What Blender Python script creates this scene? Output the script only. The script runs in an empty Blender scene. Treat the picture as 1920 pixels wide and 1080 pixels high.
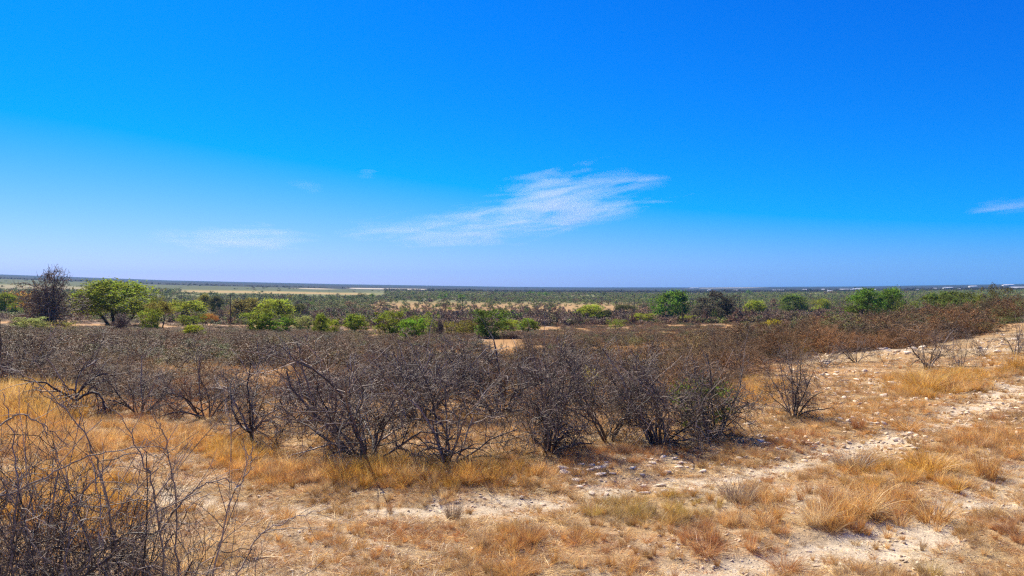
import bpy, math, random
import numpy as np
from mathutils import Vector

R = math.radians
sc = bpy.context.scene
col = sc.collection

# ------------------------------------------------------------------ camera
EYE = 2.4                      # eye height above the stony ground in front
F = 1920 * 28.0 / 36.0         # focal length in photograph pixels
cam_d = bpy.data.cameras.new('camera')
cam_d.lens = 28.0
cam_d.sensor_width = 36.0
cam_d.clip_start = 0.05
cam_d.clip_end = 80000
cam = bpy.data.objects.new('camera', cam_d)
cam.location = (0, 0, EYE)
cam.rotation_euler = (R(90), 0, 0)
col.objects.link(cam)
sc.camera = cam

# ------------------------------------------------------------------ sky, sun, exposure
SUN_AZ, SUN_EL = -37.0, 47.0   # degrees clockwise from +Y, above the horizon
world = bpy.data.worlds.new('World')
sc.world = world
world.use_nodes = True
nt = world.node_tree
nt.nodes.clear()
wo = nt.nodes.new('ShaderNodeOutputWorld')
bg = nt.nodes.new('ShaderNodeBackground')
sky = nt.nodes.new('ShaderNodeTexSky')
sky.sky_type = 'NISHITA'
sky.sun_disc = False
sky.sun_elevation = R(SUN_EL)
sky.sun_rotation = R(SUN_AZ)
sky.altitude = 1200
sky.air_density = 1.0
sky.dust_density = 1.0
sky.ozone_density = 8.0
# the photograph's strong, saturated colour grade, applied evenly to the whole sky
sep = nt.nodes.new('ShaderNodeSeparateColor')
com = nt.nodes.new('ShaderNodeCombineColor')
nt.links.new(sky.outputs[0], sep.inputs[0])
def sky_math(op, a, b):
    x = nt.nodes.new('ShaderNodeMath'); x.operation = op
    for i, q in enumerate((a, b)):
        if isinstance(q, (int, float)): x.inputs[i].default_value = q
        else: nt.links.new(q, x.inputs[i])
    return x.outputs[0]
rr_ = sky_math('MAXIMUM', sky_math('MULTIPLY', sky_math('SUBTRACT', sep.outputs[0], 2.95), 1.0), 0.0)
gg_ = sky_math('MULTIPLY', sky_math('POWER', sky_math('MULTIPLY', sep.outputs[1], 0.11), 1.25), 5.35)
bb_ = sky_math('MULTIPLY', sky_math('POWER', sky_math('MULTIPLY', sep.outputs[2], 0.11), 0.7), 7.8)
for k, q in enumerate((rr_, gg_, bb_)): nt.links.new(q, com.inputs[k])
bg.inputs['Strength'].default_value = 0.102
nt.links.new(com.outputs[0], bg.inputs['Color'])
nt.links.new(bg.outputs[0], wo.inputs['Surface'])

sun_d = bpy.data.lights.new('sun', 'SUN')
sun_d.energy = 5.0
sun_d.angle = R(0.53)
sun_d.color = (1.0, 0.91, 0.77)
sun = bpy.data.objects.new('sun', sun_d)
sdir = Vector((math.sin(R(SUN_AZ)) * math.cos(R(SUN_EL)), math.cos(R(SUN_AZ)) * math.cos(R(SUN_EL)), math.sin(R(SUN_EL))))
sun.rotation_euler = sdir.to_track_quat('Z', 'Y').to_euler()
sun.location = (-30, 20, 60)
col.objects.link(sun)

sc.view_settings.view_transform = 'Standard'
sc.view_settings.look = 'None'
sc.view_settings.exposure = 0.72
sc.view_settings.gamma = 1.0
sc.view_settings.use_curve_mapping = False
sc.render.engine = 'CYCLES'
sc.cycles.max_bounces = 6
sc.cycles.diffuse_bounces = 2
sc.cycles.transmission_bounces = 2
sc.cycles.transparent_max_bounces = 6
sc.cycles.volume_bounces = 3
sc.cycles.use_denoising = False
sc.cycles.denoiser = 'OPENIMAGEDENOISE'
sc.cycles.denoising_input_passes = 'RGB_ALBEDO_NORMAL'
sc.cycles.denoising_prefilter = 'ACCURATE'
sc.cycles.filter_width = 1.3
sc.cycles.use_adaptive_sampling = False

# ------------------------------------------------------------------ numeric helpers
def hash2(ix, iy, seed):
    h = (ix.astype(np.int64) * 374761393 + iy.astype(np.int64) * 668265263 + seed * 982451653) & 0xFFFFFFFF
    h = ((h ^ (h >> 13)) * 1274126177) & 0xFFFFFFFF
    return ((h ^ (h >> 16)) & 0xFFFF) / 65535.0

def vnoise(x, y, seed=0):
    x = np.asarray(x, float); y = np.asarray(y, float)
    ix = np.floor(x); iy = np.floor(y)
    fx = x - ix; fy = y - iy
    fx = fx * fx * (3 - 2 * fx); fy = fy * fy * (3 - 2 * fy)
    a = hash2(ix, iy, seed); b = hash2(ix + 1, iy, seed)
    c = hash2(ix, iy + 1, seed); d = hash2(ix + 1, iy + 1, seed)
    return (a * (1 - fx) + b * fx) * (1 - fy) + (c * (1 - fx) + d * fx) * fy

def fbm(x, y, seed=0, octv=4):
    s = 0; a = 0.5; t = 0
    for i in range(octv):
        s = s + a * vnoise(x * 2 ** i, y * 2 ** i, seed + i * 7); t += a; a *= 0.5
    return s / t

def smooth(a, b, x):
    t = np.clip((x - a) / (b - a), 0, 1)
    return t * t * (3 - 2 * t)

# ------------------------------------------------------------------ the lie of the land
# heights below the eye along five lines of sight fanning out from the hilltop
DEP = np.array([6, 8, 12, 16, 22, 30, 45, 65, 100, 150, 220, 400, 700, 1500.])
FAN = np.array([-0.643, -0.3215, 0.0, 0.3215, 0.643])
HT = np.array([
    [-2.20, -2.25, -2.35, -2.45, -2.75, -3.15, -3.9, -4.7, -5.9, -7.4, -9.0, -11.5, -12.6, -13.0],
    [-2.40, -2.40, -2.40, -2.50, -2.90, -3.40, -4.3, -5.3, -6.7, -8.5, -10.5, -12.5, -13.0, -13.0],
    [-2.40, -2.40, -2.42, -2.55, -2.95, -3.50, -4.5, -5.6, -7.1, -9.0, -11.0, -12.5, -13.0, -13.0],
    [-2.40, -2.40, -2.40, -2.40, -2.50, -2.70, -3.3, -4.2, -5.9, -8.0, -10.0, -12.3, -13.0, -13.0],
    [-2.40, -2.40, -2.35, -2.25, -2.15, -2.10, -2.2, -2.45, -3.1, -5.0, -8.0, -12.0, -13.0, -13.0]])
LD = np.log(DEP)
GRIDL = np.linspace(LD[0], LD[-1], 240)
def _catmull(xs, ys, xq):
    i = np.clip(np.searchsorted(xs, xq) - 1, 0, len(xs) - 2)
    m = np.gradient(ys, xs)
    h = xs[i + 1] - xs[i]; t = (xq - xs[i]) / h
    return ((2*t**3 - 3*t**2 + 1) * ys[i] + (t**3 - 2*t**2 + t) * h * m[i] + (-2*t**3 + 3*t**2) * ys[i+1] + (t**3 - t**2) * h * m[i+1])
HF = np.array([_catmull(LD, r, GRIDL) for r in HT])          # 5 x 240
UG = np.linspace(-0.643, 0.643, 65)
HU = np.array([_catmull(FAN, HF[:, k], UG) for k in range(HF.shape[1])]).T   # 65 x 240
HZ_X = np.array([-0.9, -0.643, -0.4287, -0.2143, 0, 0.11, 0.2143, 0.43, 0.643, 0.9])
HZ_Y = np.array([511, 511.5, 523, 530.3, 535.3, 536.2, 536.2, 534.2, 529.3, 528.0])

def base_height(X, Y):
    X = np.asarray(X, float); Y = np.asarray(Y, float)
    Yc = np.maximum(Y, 6.0)
    u = np.clip(X / Yc, -0.643, 0.643)
    l = np.clip(np.log(Yc), LD[0], LD[-1])
    fu = (u + 0.643) / 1.286 * 64; iu = np.clip(fu.astype(int), 0, 63); fu = fu - iu
    fl = (l - GRIDL[0]) / (GRIDL[-1] - GRIDL[0]) * 239; il = np.clip(fl.astype(int), 0, 238); fl = fl - il
    z = (HU[iu, il] * (1-fu) + HU[iu+1, il] * fu) * (1-fl) + (HU[iu, il+1] * (1-fu) + HU[iu+1, il+1] * fu) * fl
    e = (540 - np.interp(np.clip(X / Yc, -0.9, 0.9), HZ_X, HZ_Y)) / F
    z = z + Yc * e * smooth(math.log(300), math.log(1600), np.log(Yc))
    return z

def ray_ground(px, py, ymin=4.0):
    Ys = np.exp(np.linspace(math.log(ymin), math.log(7500), 3000))
    X = (px - 960) / F * Ys
    zr = -(py - 540) / F * Ys
    below = zr <= base_height(X, Ys)
    k = int(np.argmax(below)) if below.any() else len(Ys) - 1
    return float(X[k]), float(Ys[k])

def polyline(pts):
    return np.array([ray_ground(x, y) for x, y in pts])

RUT_A = polyline([(2050, 670), (1920, 715), (1800, 768), (1690, 812), (1560, 848), (1440, 880), (1300, 898), (1150, 915), (1000, 942), (800, 952), (600, 950), (400, 938), (250, 930)])
RUT_B = polyline([(2050, 850), (1920, 900), (1800, 955), (1650, 1012), (1450, 1052), (1300, 1078), (1100, 1120), (800, 1150)])
RUT_C = polyline([(2000, 690), (1900, 730), (1790, 790)])

def seg_dist(X, Y, P):
    d = np.full(np.shape(X), 1e9)
    for (ax, ay), (bx, by) in zip(P[:-1], P[1:]):
        vx, vy = bx - ax, by - ay
        t = np.clip(((X - ax) * vx + (Y - ay) * vy) / (vx * vx + vy * vy + 1e-9), 0, 1)
        d = np.minimum(d, np.hypot(X - ax - t * vx, Y - ay - t * vy))
    return d

def bare(X, Y):
    """1 where the pale stony soil lies bare, 0 under full grass"""
    w = (fbm(X * 1.3, Y * 1.3, 3) - 0.5) * 0.7
    a = 1 - smooth(0.10, 0.60, seg_dist(X, Y, RUT_A) + w)
    b = 1 - smooth(0.15, 0.70, seg_dist(X, Y, RUT_B) + w)
    c = 1 - smooth(0.3, 0.9, seg_dist(X, Y, RUT_C) + w)
    n = smooth(0.52, 0.70, fbm(X * 0.55 + 9, Y * 0.55, 21)) * 0.6
    br = 0.78 + 0.22 * smooth(0.38, 0.56, fbm(X * 1.9 + 2, Y * 1.9, 27))
    return np.clip(np.maximum(np.maximum(a, b), np.maximum(c, n)) * br, 0, 1)

def ground_z(X, Y):
    X = np.asarray(X, float); Y = np.asarray(Y, float)
    z = base_height(X, Y)
    r = np.hypot(X, Y)
    near = 1 - smooth(25, 90, r)
    z = z + near * (0.13 * (fbm(X * 0.35, Y * 0.35, 5) - 0.5) + 0.05 * (fbm(X * 1.7, Y * 1.7, 8) - 0.5))
    z = z + smooth(30, 120, r) * (1 - smooth(500, 1500, r)) * 0.9 * (fbm(X * 0.03, Y * 0.03, 12) - 0.5)
    rut = np.minimum(seg_dist(X, Y, RUT_A), seg_dist(X, Y, RUT_B))
    z = z - 0.05 * (1 - smooth(0.15, 0.6, rut)) * near
    return z + EYE

def to_px(X, Y):
    Yc = np.maximum(Y, 0.5)
    return 960 + F * X / Yc, 540 - F * base_height(X, Y) / Yc

# ------------------------------------------------------------------ object helpers
def new_mesh(name, v, f, mat, attr=None, smooth_shade=False):
    me = bpy.data.meshes.new(name)
    v = np.asarray(v, np.float32).reshape(-1, 3)
    f = np.asarray(f, np.int32)
    n, k = f.shape
    me.vertices.add(len(v)); me.vertices.foreach_set('co', v.ravel())
    me.loops.add(n * k); me.loops.foreach_set('vertex_index', f.ravel())
    me.polygons.add(n)
    me.polygons.foreach_set('loop_start', np.arange(0, n * k, k, dtype=np.int32))
    me.update(calc_edges=True)
    if attr is not None:
        at = me.attributes.new('v', 'FLOAT', 'POINT')
        at.data.foreach_set('value', np.asarray(attr, np.float32))
    if smooth_shade:
        me.polygons.foreach_set('use_smooth', np.ones(n, bool))
    me.materials.append(mat)
    me.validate()
    return me

def obj(name, data, parent=None):
    o = bpy.data.objects.new(name, data)
    col.objects.link(o)
    if parent: o.parent = parent
    return o

def tag(o, label=None, cat=None, group=None, kind=None):
    if label: o['label'] = label
    if cat: o['category'] = cat
    if group: o['group'] = group
    if kind: o['kind'] = kind
    return o

def tris_of_quads(q):
    return q

# ------------------------------------------------------------------ materials
def mat_new(name):
    m = bpy.data.materials.new(name); m.use_nodes = True
    n = m.node_tree; n.nodes.clear()
    out = n.nodes.new('ShaderNodeOutputMaterial')
    return m, n, out

def N(n, typ, **kw):
    x = n.nodes.new(typ)
    for k, v in kw.items(): setattr(x, k, v)
    return x

def tint_socket(n):
    a = N(n, 'ShaderNodeAttribute', attribute_type='INSTANCER', attribute_name='tint')
    return a.outputs['Color']

def varied(n, color_sock, lo, hi, hue=0.0):
    """tint times a per-blade / per-twig brightness carried by the mesh"""
    a = N(n, 'ShaderNodeAttribute', attribute_type='GEOMETRY', attribute_name='v')
    mr = N(n, 'ShaderNodeMapRange')
    mr.inputs['To Min'].default_value = lo; mr.inputs['To Max'].default_value = hi
    n.links.new(a.outputs['Fac'], mr.inputs['Value'])
    h = N(n, 'ShaderNodeHueSaturation')
    n.links.new(mr.outputs[0], h.inputs['Value'])
    if hue:
        mh = N(n, 'ShaderNodeMapRange')
        mh.inputs['To Min'].default_value = 0.5 - hue; mh.inputs['To Max'].default_value = 0.5 + hue
        n.links.new(a.outputs['Fac'], mh.inputs['Value'])
        n.links.new(mh.outputs[0], h.inputs['Hue'])
    n.links.new(color_sock, h.inputs['Color'])
    return h.outputs[0]

def mat_blade(name, lo, hi, hue, trans, rough=0.6, spec=0.25):
    m, n, out = mat_new(name)
    c = varied(n, tint_socket(n), lo, hi, hue)
    p = N(n, 'ShaderNodeBsdfPrincipled')
    p.inputs['Roughness'].default_value = rough
    p.inputs['Specular IOR Level'].default_value = spec
    t = N(n, 'ShaderNodeBsdfTranslucent')
    mx = N(n, 'ShaderNodeMixShader'); mx.inputs[0].default_value = trans
    n.links.new(c, p.inputs['Base Color']); n.links.new(c, t.inputs['Color'])
    n.links.new(p.outputs[0], mx.inputs[1]); n.links.new(t.outputs[0], mx.inputs[2])
    n.links.new(mx.outputs[0], out.inputs['Surface'])
    return m

def mat_bark(name, color, tint=False, rough=0.42, spec=0.6, lo=0.55, hi=1.5, scale=40):
    m, n, out = mat_new(name)
    if tint: cs = tint_socket(n)
    else:
        rgb = N(n, 'ShaderNodeRGB'); rgb.outputs[0].default_value = (*color, 1); cs = rgb.outputs[0]
    c = varied(n, cs, lo, hi)
    tc = N(n, 'ShaderNodeTexCoord')
    nz = N(n, 'ShaderNodeTexNoise'); nz.inputs['Scale'].default_value = scale; nz.inputs['Detail'].default_value = 3
    n.links.new(tc.outputs['Object'], nz.inputs['Vector'])
    mr = N(n, 'ShaderNodeMapRange'); mr.inputs['From Min'].default_value = 0.3; mr.inputs['From Max'].default_value = 0.7
    mr.inputs['To Min'].default_value = 0.6; mr.inputs['To Max'].default_value = 1.35
    n.links.new(nz.outputs[0], mr.inputs['Value'])
    mul = N(n, 'ShaderNodeVectorMath', operation='SCALE')
    n.links.new(c, mul.inputs[0]); n.links.new(mr.outputs[0], mul.inputs['Scale'])
    p = N(n, 'ShaderNodeBsdfPrincipled')
    p.inputs['Roughness'].default_value = rough
    p.inputs['Specular IOR Level'].default_value = spec
    n.links.new(mul.outputs[0], p.inputs['Base Color'])
    n.links.new(p.outputs[0], out.inputs['Surface'])
    return m

def mat_plain(name, color, rough=0.7, spec=0.3, noise=0.25, scale=3.0):
    m, n, out = mat_new(name)
    tc = N(n, 'ShaderNodeTexCoord')
    nz = N(n, 'ShaderNodeTexNoise'); nz.inputs['Scale'].default_value = scale; nz.inputs['Detail'].default_value = 5
    n.links.new(tc.outputs['Object'], nz.inputs['Vector'])
    mr = N(n, 'ShaderNodeMapRange'); mr.inputs['From Min'].default_value = 0.25; mr.inputs['From Max'].default_value = 0.75
    mr.inputs['To Min'].default_value = 1 - noise; mr.inputs['To Max'].default_value = 1 + noise
    n.links.new(nz.outputs[0], mr.inputs['Value'])
    h = N(n, 'ShaderNodeHueSaturation'); h.inputs['Color'].default_value = (*color, 1)
    n.links.new(mr.outputs[0], h.inputs['Value'])
    p = N(n, 'ShaderNodeBsdfPrincipled')
    p.inputs['Roughness'].default_value = rough; p.inputs['Specular IOR Level'].default_value = spec
    n.links.new(h.outputs[0], p.inputs['Base Color'])
    n.links.new(p.outputs[0], out.inputs['Surface'])
    return m

M_GRASS = mat_blade('dry_grass', 0.45, 1.85, 0.018, 0.32, 0.45, 0.4)
M_LEAF = mat_blade('leaf', 0.42, 1.75, 0.03, 0.5, 0.7, 0.1)
M_THORN = mat_bark('thorn_bark', (0.108, 0.081, 0.058), lo=0.5, hi=4.5, rough=0.55, spec=0.3)  # wide tone range: a few twigs coloured very pale to paint in white glints
M_SCRUB = mat_bark('scrub_bark', None, tint=True, rough=0.6, spec=0.3, lo=0.5, hi=1.7)
M_TRUNK = mat_bark('tree_bark', (0.085, 0.062, 0.048), rough=0.8, spec=0.2, scale=4)
M_POLE = mat_plain('pole_wood', (0.055, 0.042, 0.035), 0.8)
M_INSUL = mat_plain('insulator', (0.25, 0.2, 0.16), 0.3, 0.5)
M_WALL = mat_plain('whitewash', (0.62, 0.60, 0.56), 0.8, 0.2, 0.08)
M_ROOF = mat_plain('roof_sheet', (0.58, 0.59, 0.60), 0.45, 0.5, 0.08)
M_DOOR = mat_plain('opening_dark', (0.06, 0.06, 0.07), 0.4, 0.5, 0.1)

def mat_rock():
    m, n, out = mat_new('limestone')
    tc = N(n, 'ShaderNodeTexCoord')
    nz = N(n, 'ShaderNodeTexNoise'); nz.inputs['Scale'].default_value = 9; nz.inputs['Detail'].default_value = 8
    nz.inputs['Roughness'].default_value = 0.7
    n.links.new(tc.outputs['Object'], nz.inputs['Vector'])
    cr = N(n, 'ShaderNodeValToRGB')
    cr.color_ramp.elements[0].position = 0.30; cr.color_ramp.elements[0].color = (0.46, 0.36, 0.25, 1)
    cr.color_ramp.elements[1].position = 0.62; cr.color_ramp.elements[1].color = (0.84, 0.75, 0.62, 1)
    n.links.new(nz.outputs[0], cr.inputs[0])
    mul = N(n, 'ShaderNodeMix', data_type='RGBA', blend_type='MULTIPLY'); mul.inputs[0].default_value = 1
    n.links.new(cr.outputs[0], mul.inputs[6]); n.links.new(tint_socket(n), mul.inputs[7])
    bp = N(n, 'ShaderNodeBump'); bp.inputs['Strength'].default_value = 0.7; bp.inputs['Distance'].default_value = 0.03
    n.links.new(nz.outputs[0], bp.inputs['Height'])
    p = N(n, 'ShaderNodeBsdfPrincipled'); p.inputs['Roughness'].default_value = 0.85; p.inputs['Specular IOR Level'].default_value = 0.2
    n.links.new(mul.outputs[2], p.inputs['Base Color']); n.links.new(bp.outputs[0], p.inputs['Normal'])
    n.links.new(p.outputs[0], out.inputs['Surface'])
    return m
M_ROCK = mat_rock()

def mat_ground():
    m, n, out = mat_new('ground')
    a = N(n, 'ShaderNodeAttribute', attribute_type='GEOMETRY', attribute_name='soil')
    tc = N(n, 'ShaderNodeTexCoord')
    def noise(scale, detail, rough=0.6):
        z = N(n, 'ShaderNodeTexNoise'); z.inputs['Scale'].default_value = scale
        z.inputs['Detail'].default_value = detail; z.inputs['Roughness'].default_value = rough
        n.links.new(tc.outputs['Object'], z.inputs['Vector'])
        return z.outputs[0]
    def remap(s, a0, a1, b0, b1):
        r = N(n, 'ShaderNodeMapRange')
        r.inputs['From Min'].default_value = a0; r.inputs['From Max'].default_value = a1
        r.inputs['To Min'].default_value = b0; r.inputs['To Max'].default_value = b1
        n.links.new(s, r.inputs['Value']); return r.outputs[0]
    fine = noise(26, 6, 0.75)
    mid = noise(3.2, 6, 0.65)
    big = noise(0.05, 5, 0.6)
    v1 = remap(fine, 0.32, 0.68, 0.60, 1.32)
    v2 = remap(mid, 0.3, 0.7, 0.78, 1.2)
    v3 = remap(big, 0.3, 0.7, 0.82, 1.18)
    m1 = N(n, 'ShaderNodeMath', operation='MULTIPLY'); n.links.new(v1, m1.inputs[0]); n.links.new(v2, m1.inputs[1])
    m2 = N(n, 'ShaderNodeMath', operation='MULTIPLY'); n.links.new(m1.outputs[0], m2.inputs[0]); n.links.new(v3, m2.inputs[1])
    # gravel speckle: pale chips over the soil
    vo = N(n, 'ShaderNodeTexVoronoi'); vo.inputs['Scale'].default_value = 22; vo.inputs['Randomness'].default_value = 1
    n.links.new(tc.outputs['Object'], vo.inputs['Vector'])
    chip = remap(vo.outputs['Distance'], 0.18, 0.34, 1.0, 0.0)
    gate = remap(noise(7, 3), 0.5, 0.6, 0.0, 0.6)
    cm = N(n, 'ShaderNodeMath', operation='MULTIPLY'); n.links.new(chip, cm.inputs[0]); n.links.new(gate, cm.inputs[1])
    h = N(n, 'ShaderNodeVectorMath', operation='SCALE')
    n.links.new(a.outputs['Color'], h.inputs[0]); n.links.new(m2.outputs[0], h.inputs['Scale'])
    al = N(n, 'ShaderNodeMath', operation='MULTIPLY')
    n.links.new(cm.outputs[0], al.inputs[0]); n.links.new(a.outputs['Alpha'], al.inputs[1])
    mx = N(n, 'ShaderNodeMix', data_type='RGBA')
    n.links.new(al.outputs[0], mx.inputs[0]); n.links.new(h.outputs[0], mx.inputs[6])
    mx.inputs[7].default_value = (0.66, 0.55, 0.40, 1)
    bh = N(n, 'ShaderNodeMath', operation='ADD'); n.links.new(fine, bh.inputs[0]); n.links.new(cm.outputs[0], bh.inputs[1])
    bp = N(n, 'ShaderNodeBump'); bp.inputs['Strength'].default_value = 0.8; bp.inputs['Distance'].default_value = 0.03
    n.links.new(bh.outputs[0], bp.inputs['Height'])
    p = N(n, 'ShaderNodeBsdfPrincipled'); p.inputs['Roughness'].default_value = 0.95; p.inputs['Specular IOR Level'].default_value = 0.1
    n.links.new(mx.outputs[2], p.inputs['Base Color']); n.links.new(bp.outputs[0], p.inputs['Normal'])
    n.links.new(p.outputs[0], out.inputs['Surface'])
    return m
M_GROUND = mat_ground()

# ------------------------------------------------------------------ ground sheet
def soil_colour(X, Y):
    """what the soil and its litter are made of, place by place"""
    r = np.hypot(X, Y)
    px, py = to_px(X, Y)
    def C(*c): return np.array(c)[None, :]
    pale, straw, ochre, brown = C(0.68, 0.555, 0.37), C(0.50, 0.35, 0.17), C(0.48, 0.26, 0.09), C(0.24, 0.145, 0.08)
    b = bare(X, Y)[:, None]
    c = straw * (1 - b) + pale * b
    patch = smooth(0.45, 0.62, fbm(X * 0.8, Y * 0.8, 31))[:, None]
    c = c * (1 - 0.45 * patch * (1 - b)) + ochre * 0.45 * patch * (1 - b)
    # thorn scrub slope: brown litter with openings of yellow grass and pale rock
    w = smooth(17, 30, Y)[:, None] * 0.85
    op = smooth(0.44, 0.54, fbm(X * 0.14, Y * 0.06, 91))[:, None]
    pal = smooth(0.66, 0.74, fbm(X * 0.2 + 5, Y * 0.1, 43))[:, None]
    slope = brown * (1 - op) + ochre * op
    slope = slope * (1 - pal) + C(0.50, 0.40, 0.31) * pal
    w = w * (1 - smooth(1380, 1560, px)[:, None] * (1 - smooth(34, 60, Y)[:, None]))
    c = c * (1 - w) + slope * w
    # plain: reddish sand, tawny grass in the middle, green-grey beyond
    w = smooth(180, 330, Y)[:, None]
    n1 = fbm(X * 0.02, Y * 0.006, 51)[:, None]
    plain = C(0.26, 0.175, 0.085) * (1 - smooth(0.52, 0.68, n1)) + C(0.33, 0.20, 0.09) * smooth(0.52, 0.68, n1)
    tw = (smooth(560, 760, px) * (1 - smooth(1120, 1330, px)) * smooth(300, 400, Y) * (1 - smooth(640, 820, Y)))[:, None]
    plain = plain * (1 - 0.8 * tw) + C(0.43, 0.265, 0.10) * 0.8 * tw
    pink = ((1 - smooth(200, 700, px)) * smooth(150, 200, Y) * (1 - smooth(250, 320, Y)))[:, None]
    plain = plain * (1 - 0.7 * pink) + C(0.50, 0.36, 0.27) * 0.7 * pink
    gr = smooth(520, 760, Y)[:, None]
    n2 = fbm(X * 0.006, Y * 0.0015, 61)[:, None]
    veld = C(0.16, 0.17, 0.06) * (1 - smooth(0.4, 0.6, n2)) + C(0.23, 0.22, 0.08) * smooth(0.4, 0.6, n2)
    plain = plain * (1 - gr) + veld * gr
    # far bush country, dark
    fr = smooth(1350, 1600, Y)[:, None]
    n3 = fbm(X * 0.0012, Y * 0.0003, 71)[:, None]
    far = C(0.035, 0.034, 0.036) * (1 - 0.5 * n3) + C(0.07, 0.07, 0.06) * 0.5 * n3
    plain = plain * (1 - fr) + far * fr
    # mown fields and sand strips below the far rise
    nn = (fbm(X * 0.004, Y * 0.002, 81) - 0.5)
    def strip(x0, x1, y0, y1, colr, soft=40):
        yy = Y + nn * 110
        return (smooth(x0 - soft, x0 + soft, px) * (1 - smooth(x1 - soft, x1 + soft, px)) * smooth(y0 - 40, y0 + 40, yy) * (1 - smooth(y1 - 60, y1 + 60, yy)))[:, None], C(*colr)
    for s in (strip(-700, 720, 1150, 1700, (0.11, 0.12, 0.055), 60), strip(340, 690, 950, 1090, (0.42, 0.29, 0.11), 30),
              strip(-700, 230, 900, 1100, (0.30, 0.25, 0.13)), strip(560, 620, 1500, 1700, (0.52, 0.42, 0.26), 20),
              strip(655, 800, 1780, 2150, (0.55, 0.46, 0.34), 14), strip(1300, 1420, 4200, 5200, (0.5, 0.45, 0.38), 30)):
        plain = plain * (1 - s[0]) + s[1] * s[0]
    c = c * (1 - w) + plain * w
    a = (1 - smooth(12, 40, r)) * (0.25 + 0.75 * b[:, 0])
    return np.clip(c, 0.01, 0.9), a

def build_ground():
    az = np.concatenate([np.linspace(-44, 44, 420), np.linspace(44, 316, 110)[1:-1]])
    rr = np.concatenate([np.linspace(0.6, 4, 14), np.exp(np.linspace(math.log(4.1), math.log(60), 260)), np.exp(np.linspace(math.log(61), math.log(7800), 300))])
    A, RR = np.meshgrid(np.radians(az), rr)
    X = (np.sin(A) * RR).ravel(); Y = (np.cos(A) * RR).ravel()
    Z = ground_z(X, Y)
    nr, na = RR.shape
    i = np.arange(nr - 1)[:, None] * na; j = np.arange(na)[None, :]; k = (j + 1) % na
    f = np.stack([i + j, i + k, i + na + k, i + na + j], -1).reshape(-1, 4)[:, ::-1]
    v = np.stack([X, Y, Z], 1)
    v = np.vstack([v, [[0, 0, float(ground_z(np.array([0.]), np.array([0.]))[0])]]])
    c0 = len(v) - 1
    capf = np.stack([np.full(na, c0), np.arange(na), (np.arange(na) + 1) % na, (np.arange(na) + 1) % na], 1)
    me = new_mesh('ground', v, f, M_GROUND, smooth_shade=True)
    soil, a = soil_colour(v[:, 0], v[:, 1])
    at = me.attributes.new('soil', 'FLOAT_COLOR', 'POINT')
    at.data.foreach_set('color', np.hstack([soil, a[:, None]]).astype(np.float32).ravel())
    o = obj('ground', me)
    tag(o, 'stony hillside of pale soil falling away to a wide flat plain', kind='structure')
    return o
build_ground()

# ------------------------------------------------------------------ branching plants
def unit(v):
    return v / (np.linalg.norm(v, axis=-1, keepdims=True) + 1e-9)

def tubes(P, Rd, sides, rng, vlo=0.0, vhi=1.0):
    """P: (n,k,3) polylines, Rd: (n,k) radii -> verts, quads, per-vertex value"""
    n, k, _ = P.shape
    T = unit(np.gradient(P, axis=1))
    ref = np.where(np.abs(T[..., 2:3]) > 0.9, np.array([1., 0, 0]), np.array([0, 0, 1.]))
    A = unit(np.cross(T, ref)); B = np.cross(T, A)
    ang = np.arange(sides) / sides * 2 * math.pi
    V = P[:, :, None] + Rd[:, :, None, None] * (A[:, :, None] * np.cos(ang)[None, None, :, None] + B[:, :, None] * np.sin(ang)[None, None, :, None])
    base = (np.arange(n) * k * sides)[:, None, None] + (np.arange(k - 1) * sides)[None, :, None]
    s = np.arange(sides)[None, None, :]; s2 = (s + 1) % sides
    q = np.stack([base + s, base + s2, base + sides + s2, base + sides + s], -1).reshape(-1, 4)
    val = np.repeat(vlo + (vhi - vlo) * rng.uniform(0, 1, n) ** 2.6, k * sides)
    return V.reshape(-1, 3), q, val

def merge(parts):
    vs, fs, at, o = [], [], [], 0
    for v, f, a in parts:
        vs.append(v); fs.append(f + o); at.append(a); o += len(v)
    return np.vstack(vs), np.vstack(fs), np.concatenate(at)

def walk(start, d, length, k, rng, wander, droop):
    """polylines growing from start along d; droop < 0 bends down, > 0 bends up"""
    n = len(start)
    P = np.zeros((n, k, 3)); P[:, 0] = start
    step = (length / (k - 1))[:, None]
    for i in range(1, k):
        d = unit(d + rng.normal(0, wander, (n, 3)) + np.array([0, 0, 1.]) * droop)
        P[:, i] = P[:, i - 1] + d * step
    return P

def children(P, Rd, per, t0, t1, ang0, ang1, l0, l1, k, rng, wander, droop, rr=0.6, tip=0.35, lift=0.0):
    n, kk, _ = P.shape
    idx = np.repeat(np.arange(n), per)
    t = rng.uniform(t0, t1, len(idx)) * (kk - 1)
    i = np.clip(t.astype(int), 0, kk - 2); f = (t - i)[:, None]
    s = P[idx, i] * (1 - f) + P[idx, i + 1] * f
    r = Rd[idx, i] * (1 - f[:, 0]) + Rd[idx, i + 1] * f[:, 0]
    T = unit(P[idx, i + 1] - P[idx, i])
    side = unit(np.cross(T, rng.normal(0, 1, (len(idx), 3))))
    a = rng.uniform(ang0, ang1, len(idx))[:, None]
    d = unit(T * np.cos(a) + side * np.sin(a) + np.array([0, 0, lift]))
    L = rng.uniform(l0, l1, len(idx)) * (1.15 - 0.45 * t / (kk - 1))
    C = walk(s, d, L, k, rng, wander, droop)
    rad = (r * rr)[:, None] * np.linspace(1, tip, k)[None, :]
    return C, rad

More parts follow.
